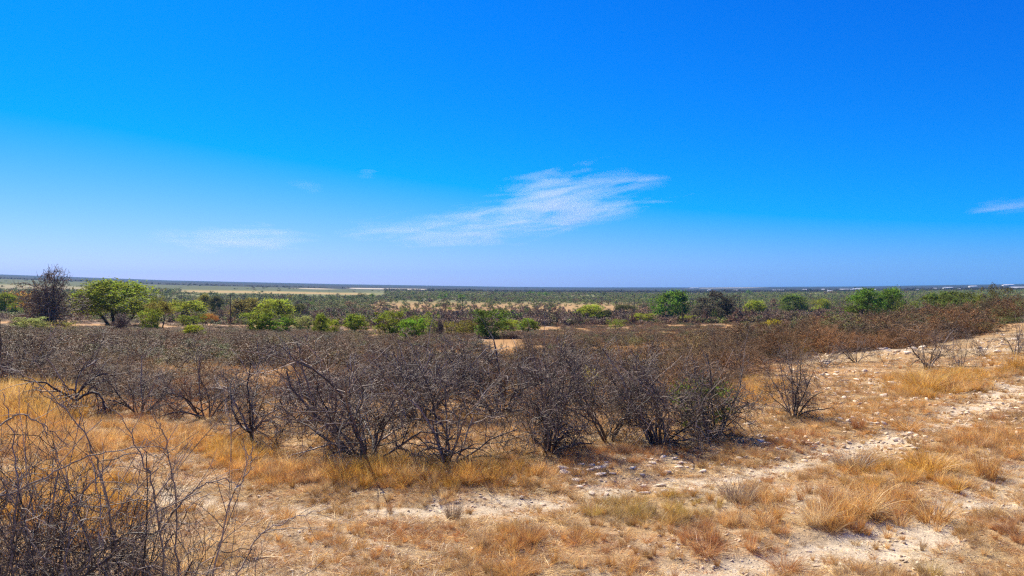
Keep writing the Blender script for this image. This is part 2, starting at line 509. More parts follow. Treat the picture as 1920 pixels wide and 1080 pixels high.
def thorn_bush(seed, stems=7, spread=1.1, lean=(0, 0), per=(6, 6, 5), trunk=0.0, shoots=0, r0=0.024, minr=0.0028, kl=1.0, wander=0.22):
    """leafless thorn shrub about 1 m tall and 1.4 m wide; returns (list of stem meshes, crown mesh)"""
    rng = np.random.default_rng(seed)
    base = np.zeros((stems, 3))
    a = np.linspace(0, 2 * math.pi, stems, endpoint=False) + rng.uniform(-0.5, 0.5, stems)
    out = rng.uniform(0.2, 1.25, stems) * spread
    base[:, 0] = np.cos(a) * 0.05; base[:, 1] = np.sin(a) * 0.05; base[:, 2] = -0.03
    d = unit(np.stack([np.cos(a) * out + lean[0], np.sin(a) * out + lean[1], np.ones(stems)], 1))
    parts = []
    stem_parts = []
    if trunk > 0:
        tp = walk(np.array([[0, 0, -0.05]]), np.array([[0.06, 0, 1.]]), np.array([trunk]), 4, rng, 0.08, 0)
        stem_parts.append(tubes(tp, np.linspace(r0 * 1.9, r0 * 1.4, 4)[None], 7, rng))
        base[:] = tp[0, -1] - np.array([0, 0, 0.02])
    S = walk(base, d, rng.uniform(0.75, 1.1, stems) * kl, 8, rng, 0.18, -0.075)
    Rs = rng.uniform(0.75, 1.2, stems)[:, None] * r0 * np.linspace(1, 0.38, 8)[None]
    for i in range(stems):
        stem_parts.append(tubes(S[i:i+1], Rs[i:i+1], 6, rng))
    c1, r1 = children(S, Rs, per[0], 0.07, 1.0, 0.5, 1.35, 0.35, 0.66, 7, rng, wander * 1.15, -0.07, 0.58)
    r1 = np.maximum(r1, minr * 1.6)
    c2, r2 = children(c1, r1, per[1], 0.15, 1.0, 0.5, 1.4, 0.16, 0.36, 6, rng, wander * 1.6, -0.03, 0.5)
    r2 = np.maximum(r2, minr * 1.1)
    c3, r3 = children(c2, r2, per[2], 0.1, 1.0, 0.6, 1.45, 0.05, 0.16, 3, rng, 0.3, 0.0, 0.65)
    r3 = np.maximum(r3, minr * np.array([0.9, 0.75, 0.5])[None])
    parts += [tubes(c1, r1, 4, rng), tubes(c2, r2, 3, rng), tubes(c3, r3, 3, rng)]
    if shoots:
        s1, q1 = children(S, Rs, max(1, shoots // stems), 0.4, 1.0, 0.2, 0.8, 0.5, 0.95, 9, rng, 0.10, -0.05, 0.45, 0.4, 0.3)
        q1 = np.maximum(q1, minr * 1.5)
        t1, u1 = children(s1, q1, 7, 0.1, 1.0, 0.6, 1.3, 0.03, 0.09, 3, rng, 0.1, 0, 0.6)
        parts += [tubes(s1, q1, 4, rng, 0.4, 1.2), tubes(t1, np.maximum(u1, minr * 0.8), 3, rng)]
    return stem_parts, merge(parts)

def fit(vs, w, h):
    """scale so the crown is w wide and h tall"""
    lo = np.percentile(vs, 1.5, axis=0); hi = np.percentile(vs, 98.5, axis=0)
    return w / max(hi[0] - lo[0], hi[1] - lo[1]), h / hi[2]

def cards(centres, size, rng, flat=0.0, aspect=0.55):
    """leaf-sized diamonds at the given points"""
    n = len(centres)
    d = unit(rng.normal(0, 1, (n, 3)) * np.array([1, 1, 1 - flat]))
    e = unit(np.cross(d, rng.normal(0, 1, (n, 3))))
    s = size[:, None] if np.ndim(size) else size
    s = s * rng.uniform(0.6, 1.3, (n, 1))
    bend = unit(np.cross(d, e)) * s * 0.18
    v = np.stack([centres - d * s, centres + e * s * aspect + bend, centres + d * s, centres - e * s * aspect + bend], 1).reshape(-1, 3)
    f = np.arange(n * 4).reshape(-1, 4)
    return v, f

# ------------------------------------------------------------------ crowns of leafy trees (unit size: 1 wide, 1 tall)
def leafy(seed, shape='dome', n_clump=46, per=60, leaf=0.026, trunks=1, bare_low=0.3, gap=0.0):
    rng = np.random.default_rng(seed)
    # limbs
    a = rng.uniform(0, 2 * math.pi) + np.arange(trunks) / trunks * 2 * math.pi
    base = np.stack([np.cos(a) * 0.03 * trunks, np.sin(a) * 0.03 * trunks, np.full(trunks, -0.03)], 1)
    d = np.stack([np.cos(a) * 0.28 * (trunks > 1) + rng.normal(0, 0.12, trunks), np.sin(a) * 0.28 * (trunks > 1), np.ones(trunks)], 1)
    T = walk(base, unit(d), np.full(trunks, 0.42), 5, rng, 0.10, 0.0)
    Rt = np.linspace(0.034, 0.02, 5)[None].repeat(trunks, 0) / math.sqrt(trunks) * 1.15
    L, Rl = children(T, Rt, max(3, 7 // trunks), 0.45, 1.0, 0.5, 1.1, 0.28, 0.5, 6, rng, 0.18, 0.05, 0.7)
    L2, R2 = children(L, Rl, 4, 0.3, 1.0, 0.4, 1.0, 0.16, 0.3, 4, rng, 0.2, 0.04, 0.6)
    wood = merge([tubes(T, Rt, 6, rng), tubes(L, Rl, 5, rng), tubes(L2, np.maximum(R2, 0.004), 3, rng)])
    # clumps through the crown volume
    th = rng.uniform(0, 2 * math.pi, n_clump)
    zz = rng.uniform(0, 1, n_clump) ** 0.8
    if shape == 'umbrella':
        rad = np.sqrt(rng.uniform(0.03, 1, n_clump)) * 0.46
        z = 0.62 + 0.32 * np.sqrt(np.maximum(0, 1 - (rad / 0.5) ** 2)) * rng.uniform(0.35, 1, n_clump) - 0.30 * smooth(0.25, 0.5, rad) * rng.uniform(0, 1, n_clump)
    elif shape == 'dome':
        z = bare_low + (0.95 - bare_low) * zz
        env = 0.46 * np.sqrt(np.clip(1 - ((z - 0.45) / 0.52) ** 2, 0.02, 1))
        rad = env * np.sqrt(rng.uniform(0.15, 1, n_clump))
    else:   # fan: bush widening upwards from the ground
        z = 0.12 + 0.82 * zz
        env = 0.2 + 0.30 * np.sin(np.clip(z, 0, 1) * 2.4)
        rad = env * np.sqrt(rng.uniform(0.1, 1, n_clump))
    lop = 1 + 0.22 * np.sin(th + rng.uniform(0, 6)) + 0.12 * np.sin(2 * th + rng.uniform(0, 6))
    c = np.stack([np.cos(th) * rad * lop, np.sin(th) * rad * lop, z * (1 + 0.06 * np.sin(3 * th))], 1)
    cs = rng.uniform(0.032, 0.115, n_clump) * (46 / n_clump) ** 0.25
    cv = rng.uniform(0.15, 0.85, n_clump)
    idx = np.repeat(np.arange(n_clump), per)
    off = rng.normal(0, 1, (len(idx), 3)) * np.array([1, 1, 0.62]) * cs[idx][:, None]
    P = c[idx] + off
    keep = P[:, 2] > 0.04
    P, idx = P[keep], idx[keep]
    v, f = cards(P, leaf, rng)
    val = np.repeat(np.clip(cv[idx] + rng.normal(0, 0.2, len(idx)), 0, 1), 4)
    mw = new_mesh('trunk', *wood[:2], M_TRUNK, wood[2], True)
    ml = new_mesh('crown', v, f, M_LEAF, val)
    return mw, ml

# ------------------------------------------------------------------ grass tuft meshes (1 m tall nominal, scaled on placing)
def tuft(seed, n=90, spread=0.30, arch=0.5, height=1.0, width=0.012, rad=0.10, k=4, jitter=0.35):
    rng = np.random.default_rng(seed)
    a = rng.uniform(0, 2 * math.pi, n); rr = rad * np.sqrt(rng.uniform(0, 1, n))
    P = np.zeros((n, k, 3))
    P[:, 0, 0] = np.cos(a) * rr; P[:, 0, 1] = np.sin(a) * rr; P[:, 0, 2] = -0.03
    a2 = a + rng.normal(0, 0.6, n)
    o = rng.uniform(0.15, 1, n) * spread
    d = unit(np.stack([np.cos(a2) * o, np.sin(a2) * o, np.ones(n)], 1))
    L = rng.uniform(1 - jitter * 1.6, 1.0, n) * height / (k - 1)
    stalk = rng.uniform(0, 1, n) < 0.07            # taller pale seed stalks
    L[stalk] *= 1.45
    bend = rng.uniform(0.2, 1.0, n)[:, None] * arch / (k - 1)
    for i in range(1, k):
        d = unit(d + np.stack([np.cos(a2), np.sin(a2), np.zeros(n)], 1) * bend - np.array([0, 0, 1]) * bend * 0.55 + rng.normal(0, 0.05, (n, 3)))
        P[:, i] = P[:, i - 1] + d * L[:, None]
    side = unit(np.cross(d, rng.normal(0, 1, (n, 3))))
    w = (width * rng.uniform(0.6, 1.4, n))[:, None] * np.linspace(1, 0.25, k)[None]
    V = np.stack([P - side[:, None] * w[..., None], P + side[:, None] * w[..., None]], 2).reshape(-1, 3)
    b = (np.arange(n) * k * 2)[:, None] + (np.arange(k - 1) * 2)[None]
    f = np.stack([b, b + 1, b + 3, b + 2], -1).reshape(-1, 4)
    bv = rng.uniform(0, 0.85, n); bv[stalk] = rng.uniform(0.8, 1.1, int(stalk.sum()))
    val = np.repeat(bv, k * 2)
    return new_mesh('grass_tuft', V, f, M_GRASS, val)

# ------------------------------------------------------------------ rocks
def rock(seed, sub=2, flat=0.6):
    import bmesh
    rng = np.random.default_rng(seed)
    bm = bmesh.new(); bmesh.ops.create_icosphere(bm, subdivisions=sub, radius=0.5)
    v = np.array([x.co[:] for x in bm.verts]); f = np.array([[y.index for y in x.verts] for x in bm.faces]); bm.free()
    for _ in range(14):         # chip flat facets off
        nrm = unit(rng.normal(0, 1, 3)); dd = rng.uniform(0.22, 0.42)
        ex = np.maximum(v @ nrm - dd, 0); v -= ex[:, None] * nrm * 0.92
    v *= 1 + rng.normal(0, 0.045, (len(v), 1))
    v *= np.array([1.0, rng.uniform(0.6, 0.95), flat * rng.uniform(0.75, 1.2)])
    return new_mesh('rock', v, f, M_ROCK)

# ------------------------------------------------------------------ scattering of what nobody could count
def scatter(name, protos, P, rot, scale, idx, tint, label, cat):
    c = bpy.data.collections.new(name + '_kinds')
    for i, me in enumerate(protos):
        o = bpy.data.objects.new('%s_kind_%02d' % (name, i), me); c.objects.link(o)
    me = bpy.data.meshes.new(name)
    me.vertices.add(len(P)); me.vertices.foreach_set('co', np.asarray(P, np.float32).ravel())
    def att(nm, typ, fld, data):
        a = me.attributes.new(nm, typ, 'POINT'); a.data.foreach_set(fld, np.ascontiguousarray(data).ravel())
    att('rot', 'FLOAT_VECTOR', 'vector', np.asarray(rot, np.float32))
    att('scl', 'FLOAT_VECTOR', 'vector', np.asarray(scale, np.float32))
    att('pick', 'INT', 'value', np.asarray(idx, np.int32))
    att('tint', 'FLOAT_VECTOR', 'vector', np.asarray(tint, np.float32))
    g = bpy.data.node_groups.new(name, 'GeometryNodeTree')
    g.interface.new_socket('Geometry', in_out='INPUT', socket_type='NodeSocketGeometry')
    g.interface.new_socket('Geometry', in_out='OUTPUT', socket_type='NodeSocketGeometry')
    gi = g.nodes.new('NodeGroupInput'); go = g.nodes.new('NodeGroupOutput')
    ci = g.nodes.new('GeometryNodeCollectionInfo'); ci.inputs['Collection'].default_value = c
    ci.inputs['Separate Children'].default_value = True; ci.inputs['Reset Children'].default_value = True
    ip = g.nodes.new('GeometryNodeInstanceOnPoints'); ip.inputs['Pick Instance'].default_value = True
    def na(nm, typ):
        x = g.nodes.new('GeometryNodeInputNamedAttribute'); x.data_type = typ; x.inputs['Name'].default_value = nm
        return x.outputs['Attribute']
    er = g.nodes.new('FunctionNodeEulerToRotation')
    g.links.new(na('rot', 'FLOAT_VECTOR'), er.inputs[0])
    g.links.new(gi.outputs[0], ip.inputs['Points']); g.links.new(ci.outputs[0], ip.inputs['Instance'])
    g.links.new(na('pick', 'INT'), ip.inputs['Instance Index'])
    g.links.new(er.outputs[0], ip.inputs['Rotation']); g.links.new(na('scl', 'FLOAT_VECTOR'), ip.inputs['Scale'])
    g.links.new(ip.outputs[0], go.inputs[0])
    o = obj(name, me)
    md = o.modifiers.new('scatter', 'NODES'); md.node_group = g
    tag(o, label, cat, kind='stuff')
    return o

def place(me_parts, name, label, cat, group, loc, rz, scale, tint=None, tilt=(0, 0)):
    """me_parts: list of (part name, mesh). Returns an Empty with the parts as children"""
    e = obj(name, None)
    e.location = loc; e.rotation_euler = (tilt[0], tilt[1], rz); e.scale = scale
    tag(e, label, cat, group)
    for nm, me in me_parts:
        c = obj(nm, me, e)
        if tint is not None: c['tint'] = [float(t) for t in tint]
    return e

def gz(x, y):
    return float(ground_z(np.array([x]), np.array([y]))[0])

rnd = random.Random(4)

# =================================================================== big leafless thorn bushes
def thorn_mesh(seed, **kw):
    st, cr = thorn_bush(seed, **kw)
    allv = np.vstack([cr[0]])
    return st, cr, allv

def add_thorn(label, px, base_y, top_y, width_px, seed, Y=None, fine=True, group='leafless thorn bushes along the front row', name='thorn_bush', rz=0.0, **kw):
    if Y is None: x, y = ray_ground(px, base_y)
    else: x, y = (px - 960) / F * Y, Y
    kw.setdefault('r0', 0.015); kw.setdefault('minr', 0.0019); kw.setdefault('shoots', 16)
    st, cr, allv = thorn_mesh(seed, **kw)
    z0 = gz(x, y)
    h = (EYE - (top_y - 540) / F * y) - z0
    w = width_px / F * y
    sw, sh = fit(allv, w, h)
    sw = min(max(sw, sh * 0.6), sh * 2.4)
    S = np.array([sw, sw, sh])
    cr[0][:, 2] = np.maximum(cr[0][:, 2], 0.03)          # no twig grows into the soil
    for q in st: q[0][:, 2] = np.maximum(q[0][:, 2], -0.05)
    e = obj(name, None); e.location = (x, y, z0); e.rotation_euler = (0, 0, rz)
    tag(e, label, 'bush', group)
    for v, f, a in st:
        obj('stem', new_mesh('stem', v * S, f, M_THORN, a, True), e)
    obj('crown', new_mesh('crown', cr[0] * S, cr[1], M_THORN, cr[2]), e)
    return e

add_thorn('leafless grey thorn bush cut off by the left edge of the picture', 5, 735, 605, 204, 101, stems=8, per=(8, 7, 4))
add_thorn('spreading leafless thorn bush with bare forked limbs above tall golden grass', 140, 778, 632, 240, 102, stems=5, per=(8, 7, 4), trunk=0.2, shoots=10)
add_thorn('low many-stemmed leafless bush beside the forked bush in golden grass', 262, 776, 650, 168, 103, stems=9, per=(8, 7, 4))
add_thorn('leafless bush with slanting stems fanning to the left, behind single-trunk bush', 388, 784, 645, 198, 104, stems=9, per=(8, 7, 4), lean=(-0.45, 0))
add_thorn('small tree-like thorn bush on one thin dark trunk with upswept limbs', 475, 832, 668, 222, 105, stems=8, per=(8, 7, 4), trunk=0.24, spread=1.2)
add_thorn('widest leafless thorn bush, thick black stems fanning from one dark base', 685, 860, 652, 348, 106, stems=11, per=(8, 7, 5), spread=1.25, shoots=22)
add_thorn('leafless thorn bush with white arching twigs, between widest and blackest bush', 842, 868, 660, 288, 107, stems=8, per=(8, 7, 5), spread=1.2, shoots=18)
add_thorn('dense upright leafless bush with many black stems and pale fuzzy top', 1030, 850, 645, 252, 108, stems=14, per=(8, 7, 5), spread=0.75)
add_thorn('leafless bush with low bowed limbs next to the dense upright bush', 1140, 826, 662, 204, 109, stems=8, per=(8, 7, 4), spread=1.1)
add_thorn('rounded leafless bush with dark tangled base at edge of reddish grass', 1235, 832, 656, 228, 110, stems=12, per=(8, 7, 5), spread=0.9)
add_thorn('dark dense thorn bush at right end of the front row, green within', 1335, 818, 665, 216, 111, stems=12, per=(8, 7, 5), spread=0.85)
add_thorn('lone upright thorn bush on the open stony slope, clear of the row', 1490, 786, 656, 144, 112, stems=12, per=(7, 6, 4), spread=0.5, shoots=12)
add_thorn('pale leafless bush filling the gap behind the widest thorn bush', 600, 790, 648, 240, 113, stems=9, per=(8, 7, 4))
add_thorn('pale fuzzy leafless bush behind bush with white arching twigs', 790, 785, 640, 276, 114, stems=9, per=(8, 7, 4))
add_thorn('tall pale fuzzy leafless bush rising behind the dense upright bush', 940, 780, 634, 276, 115, stems=11, per=(8, 7, 4))
add_thorn('low leafless bush beside small white boulders, behind bush with bowed limbs', 1120, 765, 655, 216, 116, stems=9, per=(8, 7, 4))
# right-hand slope
for i, (px, by, ty, w, lab) in enumerate([
        (1740, 690, 612, 110, 'dark leafless thorn bush at the edge of the stony slope, largest there'),
        (1662, 690, 640, 46, 'thin two-stemmed leafless sapling on the stony slope'),
        (1800, 690, 622, 80, 'greyish twiggy bush with upright white twigs on the stony slope'),
        (1840, 668, 615, 60, 'small leafless bush with a crooked stem near the track'),
        (1605, 680, 630, 90, 'low brown leafless bush behind the white rocks'),
        (1545, 690, 645, 70, 'low leafless bush directly behind the lone upright thorn bush'),
        (1905, 665, 590, 70, 'leafless bush at the right edge of the picture by the track')]):
    add_thorn(lab, px, by, ty, w, 130 + i, stems=7 if i != 1 else 2, per=(6, 6, 3), group='thorn bushes on the stony slope', r0=0.015)
# the near bush in the corner
NEAR1 = add_thorn('large dense thorn bush in the bottom left corner, close to the viewer', -60, 0, 800, 700, 120, Y=4.3, stems=18, per=(8, 7, 5), spread=1.25, shoots=48, r0=0.010, minr=0.0013, group='thorn bushes close to the viewer')
NEAR2 = add_thorn('sparse thorn bush with long curving bare shoots over golden grass, near viewer', 300, 0, 850, 560, 121, Y=4.6, stems=9, per=(5, 5, 3), spread=1.15, shoots=27, r0=0.0075, minr=0.0012, group='thorn bushes close to the viewer')
NEAR3 = add_thorn('few tall whip-like thorny shoots rising at the left edge', -30, 0, 690, 480, 122, Y=5.2, stems=4, per=(2, 2, 2), spread=0.9, shoots=16, r0=0.008, minr=0.0013, lean=(0.5, 0), group='thorn bushes close to the viewer')

add_thorn('low black tangled thorn bush filling the very corner beneath the large one', 30, 0, 870, 460, 123, Y=4.7, stems=18, per=(8, 7, 6), spread=1.2, r0=0.012, minr=0.0015, group='thorn bushes close to the viewer')
add_thorn('dense dark thorn bush low in grass, between corner bush and sparse shoots', 190, 0, 935, 480, 124, Y=4.5, stems=18, per=(8, 7, 5), spread=1.2, r0=0.011, minr=0.0014, group='thorn bushes close to the viewer')
# single long shoots that arch out of the near bushes
def whip(parent, pts, Y0, Y1, r0=0.0058, seed=0):
    rng = np.random.default_rng(900 + seed)
    t = np.linspace(0, 1, len(pts)); q = np.linspace(0, 1, 26)
    px = _catmull(t, np.array([p[0] for p in pts], float), q); py = _catmull(t, np.array([p[1] for p in pts], float), q)
    yy = Y0 + (Y1 - Y0) * q
    P = np.stack([(px - 960) / F * yy, yy, EYE - (py - 540) / F * yy], 1)[None]
    P[:, 1:-1] += rng.normal(0, 0.006, (1, 24, 3))
    Rd = np.linspace(r0, r0 * 0.3, 26)[None]
    th, tr = children(P, Rd, 34, 0.05, 1.0, 0.7, 1.4, 0.02, 0.06, 3, rng, 0.05, 0, 0.5)
    tw, twr = children(P, Rd, 7, 0.1, 0.9, 0.5, 1.1, 0.12, 0.4, 6, rng, 0.12, 0.0, 0.6)
    th2, tr2 = children(tw, twr, 5, 0.1, 1.0, 0.7, 1.4, 0.02, 0.05, 3, rng, 0.05, 0, 0.6)
    v, f, a = merge([tubes(P, Rd, 5, rng, 0.5, 0.9), tubes(th, tr * np.array([1, .6, .15]), 3, rng), tubes(tw, twr, 4, rng, 0.3, 0.9), tubes(th2, tr2, 3, rng)])
    off = np.array(parent.location)
    obj('shoot', new_mesh('shoot', v - off, f, M_THORN, a), parent)
for k, (par, pts, y0, y1) in enumerate([
        (NEAR3, [(230, 1090), (195, 920), (165, 830), (110, 750), (50, 705), (-20, 680)], 4.6, 4.2),
        (NEAR2, [(310, 1100), (290, 930), (262, 850), (235, 795), (205, 763)], 4.6, 4.4),
        (NEAR2, [(335, 1100), (330, 960), (322, 880), (305, 810), (288, 782)], 4.6, 4.5),
        (NEAR2, [(390, 1120), (425, 960), (462, 890), (470, 865), (452, 832)], 4.5, 4.4),
        (NEAR2, [(430, 1120), (480, 1010), (540, 975), (620, 950)], 4.4, 4.2),
        (NEAR2, [(300, 1000), (360, 920), (420, 900), (455, 912)], 4.5, 4.6),
        (NEAR1, [(20, 1100), (30, 930), (25, 830), (5, 735)], 4.1, 4.3),
        (NEAR1, [(-40, 950), (60, 905), (160, 860), (260, 838), (330, 842)], 4.2, 4.4),
        (NEAR1, [(-60, 880), (20, 780), (70, 790), (130, 840)], 4.2, 4.3),
        (NEAR1, [(120, 1100), (140, 960), (215, 860), (290, 850)], 4.2, 4.4)]):
    whip(par, pts, y0, y1, seed=k)

# =================================================================== leafy trees and shrubs of the middle distance
LEAFY = {
    'umbrella': [leafy(201, 'umbrella', 110, 80, 0.020, 3), leafy(202, 'umbrella', 80, 75, 0.024, 2)],
    'broad': [leafy(205, 'dome', 150, 75, 0.017, 3, 0.27)],
    'dome': [leafy(211 + i, 'dome', 60, 85, 0.026, 1 + i % 2, 0.25) for i in range(4)],
    'fan': [leafy(221 + i, 'fan', 56, 85, 0.026, 3, 0.1) for i in range(5)],
    'thin': [leafy(231 + i, 'fan', 40, 44, 0.024, 4, 0.1) for i in range(3)],
}
GREEN, LIME, OLIVE, DARK, YELLOW, PALE, RUST, BROWN, DEEP = ((0.235, 0.275, 0.03), (0.36, 0.385, 0.038), (0.25, 0.21, 0.04), (0.12, 0.115, 0.035), (0.52, 0.40, 0.03),
    (0.35, 0.36, 0.10), (0.46, 0.22, 0.05), (0.22, 0.14, 0.08), (0.14, 0.225, 0.028))
# label, x, top, base, width (photograph pixels), shape, leaf colour, depth or None
TREES = [
    ('broad dome-crowned green tree on several trunks, widest on the plain', 216, 537, 612, 142, 'broad', GREEN, None),
    ('bushy green tree at the left edge of the picture', 12, 556, 594, 44, 'dome', GREEN, None),
    ('rusty orange-leafed tree just left of the tall bare tree', 34, 545, 590, 40, 'thin', RUST, None),
    ('small crooked tree with reddish trunk beside the broad dome-crowned tree', 301, 570, 617, 42, 'umbrella', OLIVE, None),
    ('pale green rounded shrub in front of the tall bare tree', 57, 599, 628, 48, 'fan', PALE, None),
    ('dull olive shrub below the gap between bare tree and broad tree', 110, 601, 627, 52, 'thin', OLIVE, None),
    ('green shrub leaning against the right side of the broad tree', 277, 584, 620, 40, 'fan', GREEN, None),
    ('light green spreading tree standing over pale pink sand', 350, 567, 604, 64, 'umbrella', LIME, None),
    ('left one of two dark olive trees behind the light green spreading tree', 383, 555, 586, 26, 'dome', OLIVE, None),
    ('right one of two dark olive trees behind the light green spreading tree', 404, 561, 592, 24, 'dome', DARK, None),
    ('low green shrub at the foot of the light green spreading tree', 357, 590, 613, 40, 'fan', GREEN, None),
    ('yellow-green shrub poking out of the brown scrub', 361, 612, 642, 40, 'dome', (0.30, 0.31, 0.025), None),
    ('small rust-tinged tree on pale sand left of the utility pole', 390, 590, 613, 26, 'umbrella', RUST, None),
    ('grey-brown round shrub close to the utility pole', 425, 579, 600, 20, 'thin', BROWN, None),
    ('olive-brown thinly leafed tree right of the utility pole', 466, 565, 603, 58, 'dome', (0.23, 0.18, 0.045), None),
    ('bright lime tree with lumpy crown, brightest of its clump', 516, 566, 607, 58, 'dome', LIME, None),
    ('dark green bushy shrub below the olive-brown tree', 481, 585, 628, 52, 'fan', GREEN, None),
    ('mid green shrub below the bright lime tree', 524, 594, 629, 54, 'fan', (0.19, 0.27, 0.025), None),
    ('pale grey-green shrub at the right end of the lime clump', 567, 597, 624, 34, 'fan', PALE, None),
    ('dark shrub with a green tip behind the pale grey-green shrub', 561, 573, 600, 30, 'dome', DARK, None),
    ('slender green tree with a dark trunk, paired with a lime shrub', 602, 592, 633, 26, 'dome', GREEN, None),
    ('low lime shrub touching the slender dark-trunked tree', 620, 602, 632, 26, 'fan', LIME, None),
    ('lone green shrub left of the row of green shrubs', 664, 594, 632, 42, 'dome', GREEN, None),
    ('leftmost shrub of the green row, dark at the base', 731, 590, 636, 46, 'fan', GREEN, None),
    ('brightest shrub of the green row', 772, 602, 640, 42, 'fan', (0.19, 0.30, 0.025), None),
    ('tall dull shrub at the back of the green row', 798, 589, 634, 40, 'thin', GREEN, None),
    ('olive shrub right of the small bare forked tree', 845, 602, 634, 34, 'thin', OLIVE, None),
    ('olive-green low shrub left of the two-lobed shrub', 876, 604, 634, 36, 'fan', OLIVE, None),
    ('largest shrub of the green row, two-lobed with dark stems', 917, 586, 637, 60, 'fan', (0.14, 0.20, 0.03), None),
    ('lime low shrub right of the two-lobed shrub', 958, 602, 624, 32, 'fan', LIME, None),
    ('lime shrub with a short trunk at the end of the green row', 987, 601, 626, 34, 'dome', (0.22, 0.28, 0.03), None),
    ('low broad lime-green tree in the middle of the plain', 1108, 575, 607, 52, 'dome', LIME, None),
    ('dark brown-green bush joined to the low broad lime tree', 1136, 584, 607, 28, 'dome', DARK, None),
    ('rounded lime shrub between the two broad green trees', 1206, 590, 608, 34, 'fan', LIME, None),
    ('dull green shrub just below the dark brown-green bush', 1158, 599, 618, 28, 'thin', GREEN, None),
    ('dark olive flat-topped tree behind the rounded lime shrub', 1170, 573, 592, 34, 'umbrella', DARK, None),
    ('tall rich green tree with a leaning dark trunk', 1263, 551, 603, 62, 'dome', DEEP, None),
    ('big dark grey-brown bush with green left flank', 1342, 555, 606, 72, 'fan', (0.095, 0.08, 0.05), None),
    ('low lime shrub between the tall green tree and dark bush', 1291, 593, 608, 26, 'fan', LIME, None),
    ('lime-green small tree right of the big dark bush', 1416, 567, 596, 34, 'dome', LIME, None),
    ('broad olive-green tree on the rise of the scrub', 1485, 556, 590, 50, 'dome', (0.16, 0.21, 0.035), None),
    ('small bright green shrub right of the broad olive-green tree', 1541, 564, 586, 30, 'dome', LIME, None),
    ('yellow-leafed shrub standing alone in brown scrub', 1453, 597, 630, 34, 'umbrella', YELLOW, 85),
    ('orange-yellow leafed shrub in dark scrub', 1355, 622, 656, 26, 'thin', (0.42, 0.25, 0.03), 52),
    ('dull green low shrub left of the yellow-leafed shrub', 1410, 616, 650, 34, 'thin', GREEN, 60),
    ('small pale green shrub in scrub below the broad olive-green tree', 1562, 588, 612, 24, 'thin', PALE, 110),
    ('dark green tree, left and larger of the twin trees on the rise', 1628, 541, 612, 60, 'dome', DEEP, 190),
    ('dark green tree, right and rounder of the twin trees on the rise', 1671, 538, 606, 46, 'dome', DEEP, 210),
    ('dull green shrub right of the twin dark green trees', 1706, 561, 592, 46, 'thin', (0.17, 0.2, 0.035), 170),
    ('dull green shrub, left of two in front of the white town', 1763, 546, 580, 56, 'fan', (0.15, 0.18, 0.035), 170),
    ('dull green shrub, right of two in front of the white town', 1800, 548, 580, 60, 'fan', (0.15, 0.19, 0.035), 160),
    ('yellowish green shrub left of the tall dark upright tree', 1844, 546, 585, 34, 'thin', (0.22, 0.24, 0.04), 140),
    ('tall dark upright tree breaking the skyline', 1868, 528, 580, 38, 'thin', (0.13, 0.12, 0.05), 115),
    ('green-leafed shrub inside the dark dense thorn bush', 1312, 690, 800, 90, 'thin', (0.17, 0.21, 0.03), 13.3),
    ('yellow-green shrub peeping over the front thorn bushes', 1215, 656, 740, 44, 'thin', (0.22, 0.22, 0.02), 26),
    ('yellow-leafed twiggy shrub beside small white boulders', 1103, 676, 745, 26, 'thin', YELLOW, 19),
]
for i, (lab, px, ty, by, w, shp, tint, Y) in enumerate(TREES):
    if Y is None: x, y = ray_ground(px, by)
    else: x, y = (px - 960) / F * Y, Y
    z = gz(x, y)
    h = EYE - (ty - 540) / F * y - z
    wd = w / F * y
    v = LEAFY[shp]; mw, ml = v[0] if i == 0 else v[i % len(v)]
    nm = 'leafy_shrub' if ('shrub' in lab or 'bush' in lab) else 'savanna_tree'
    place([('trunk', mw), ('crown', ml)], nm, lab, 'shrub' if nm == 'leafy_shrub' else 'tree', 'leafy trees and shrubs on the plain',
          (x, y, z - 0.05), rnd.uniform(0, 6.28), (wd * 1.2, wd * 1.2, h * (1.13 if Y is None else 0.97)), tint)

# the tall bare tree
def bare_tree(label, px, ty, by, w, seed, leaves=None):
    x, y = ray_ground(px, by); z = gz(x, y)
    h = EYE - (ty - 540) / F * y - z
    rng = np.random.default_rng(seed)
    st, cr = thorn_bush(seed, stems=16, per=(8, 7, 4), trunk=0.16, spread=0.75, r0=0.016, minr=0.0042, wander=0.14)
    sw, sh = fit(cr[0], w / F * y, h)
    S = np.array([sw, sw, sh])
    e = obj('bare_tree', None); e.location = (x, y, z)
    tag(e, label, 'tree')
    obj('trunk', new_mesh('trunk', st[0][0] * S, st[0][1], M_TRUNK, st[0][2], True), e)
    for v, f, a in st[1:]:
        obj('limb', new_mesh('limb', v * S, f, M_TRUNK, a, True), e)
    c = obj('crown', new_mesh('crown', cr[0] * S, cr[1], M_SCRUB, cr[2]), e); c['tint'] = [0.21, 0.15, 0.10]
    if leaves:
        pts = cr[0][rng.integers(0, len(cr[0]), 2800)] * S
        pts = pts[(pts[:, 2] < h * rng.uniform(0.3, 0.75, len(pts))) | (pts[:, 0] < -0.22 * w / F * y)]
        v, f = cards(pts, 0.16, rng)
        c = obj('leaves', new_mesh('leaves', v, f, M_LEAF, np.repeat(rng.uniform(0, 1, len(pts)), 4)), e); c['tint'] = list(leaves)
    return e
bare_tree('tall nearly leafless grey tree with upswept crown above the horizon', 95, 512, 612, 112, 301, (0.24, 0.155, 0.075))
bare_tree('small bare brown tree with forked trunk in the green shrub row', 825, 601, 635, 26, 302)
bare_tree('grey leafless tree in front of the trunks of the broad tree', 226, 590, 622, 34, 303)

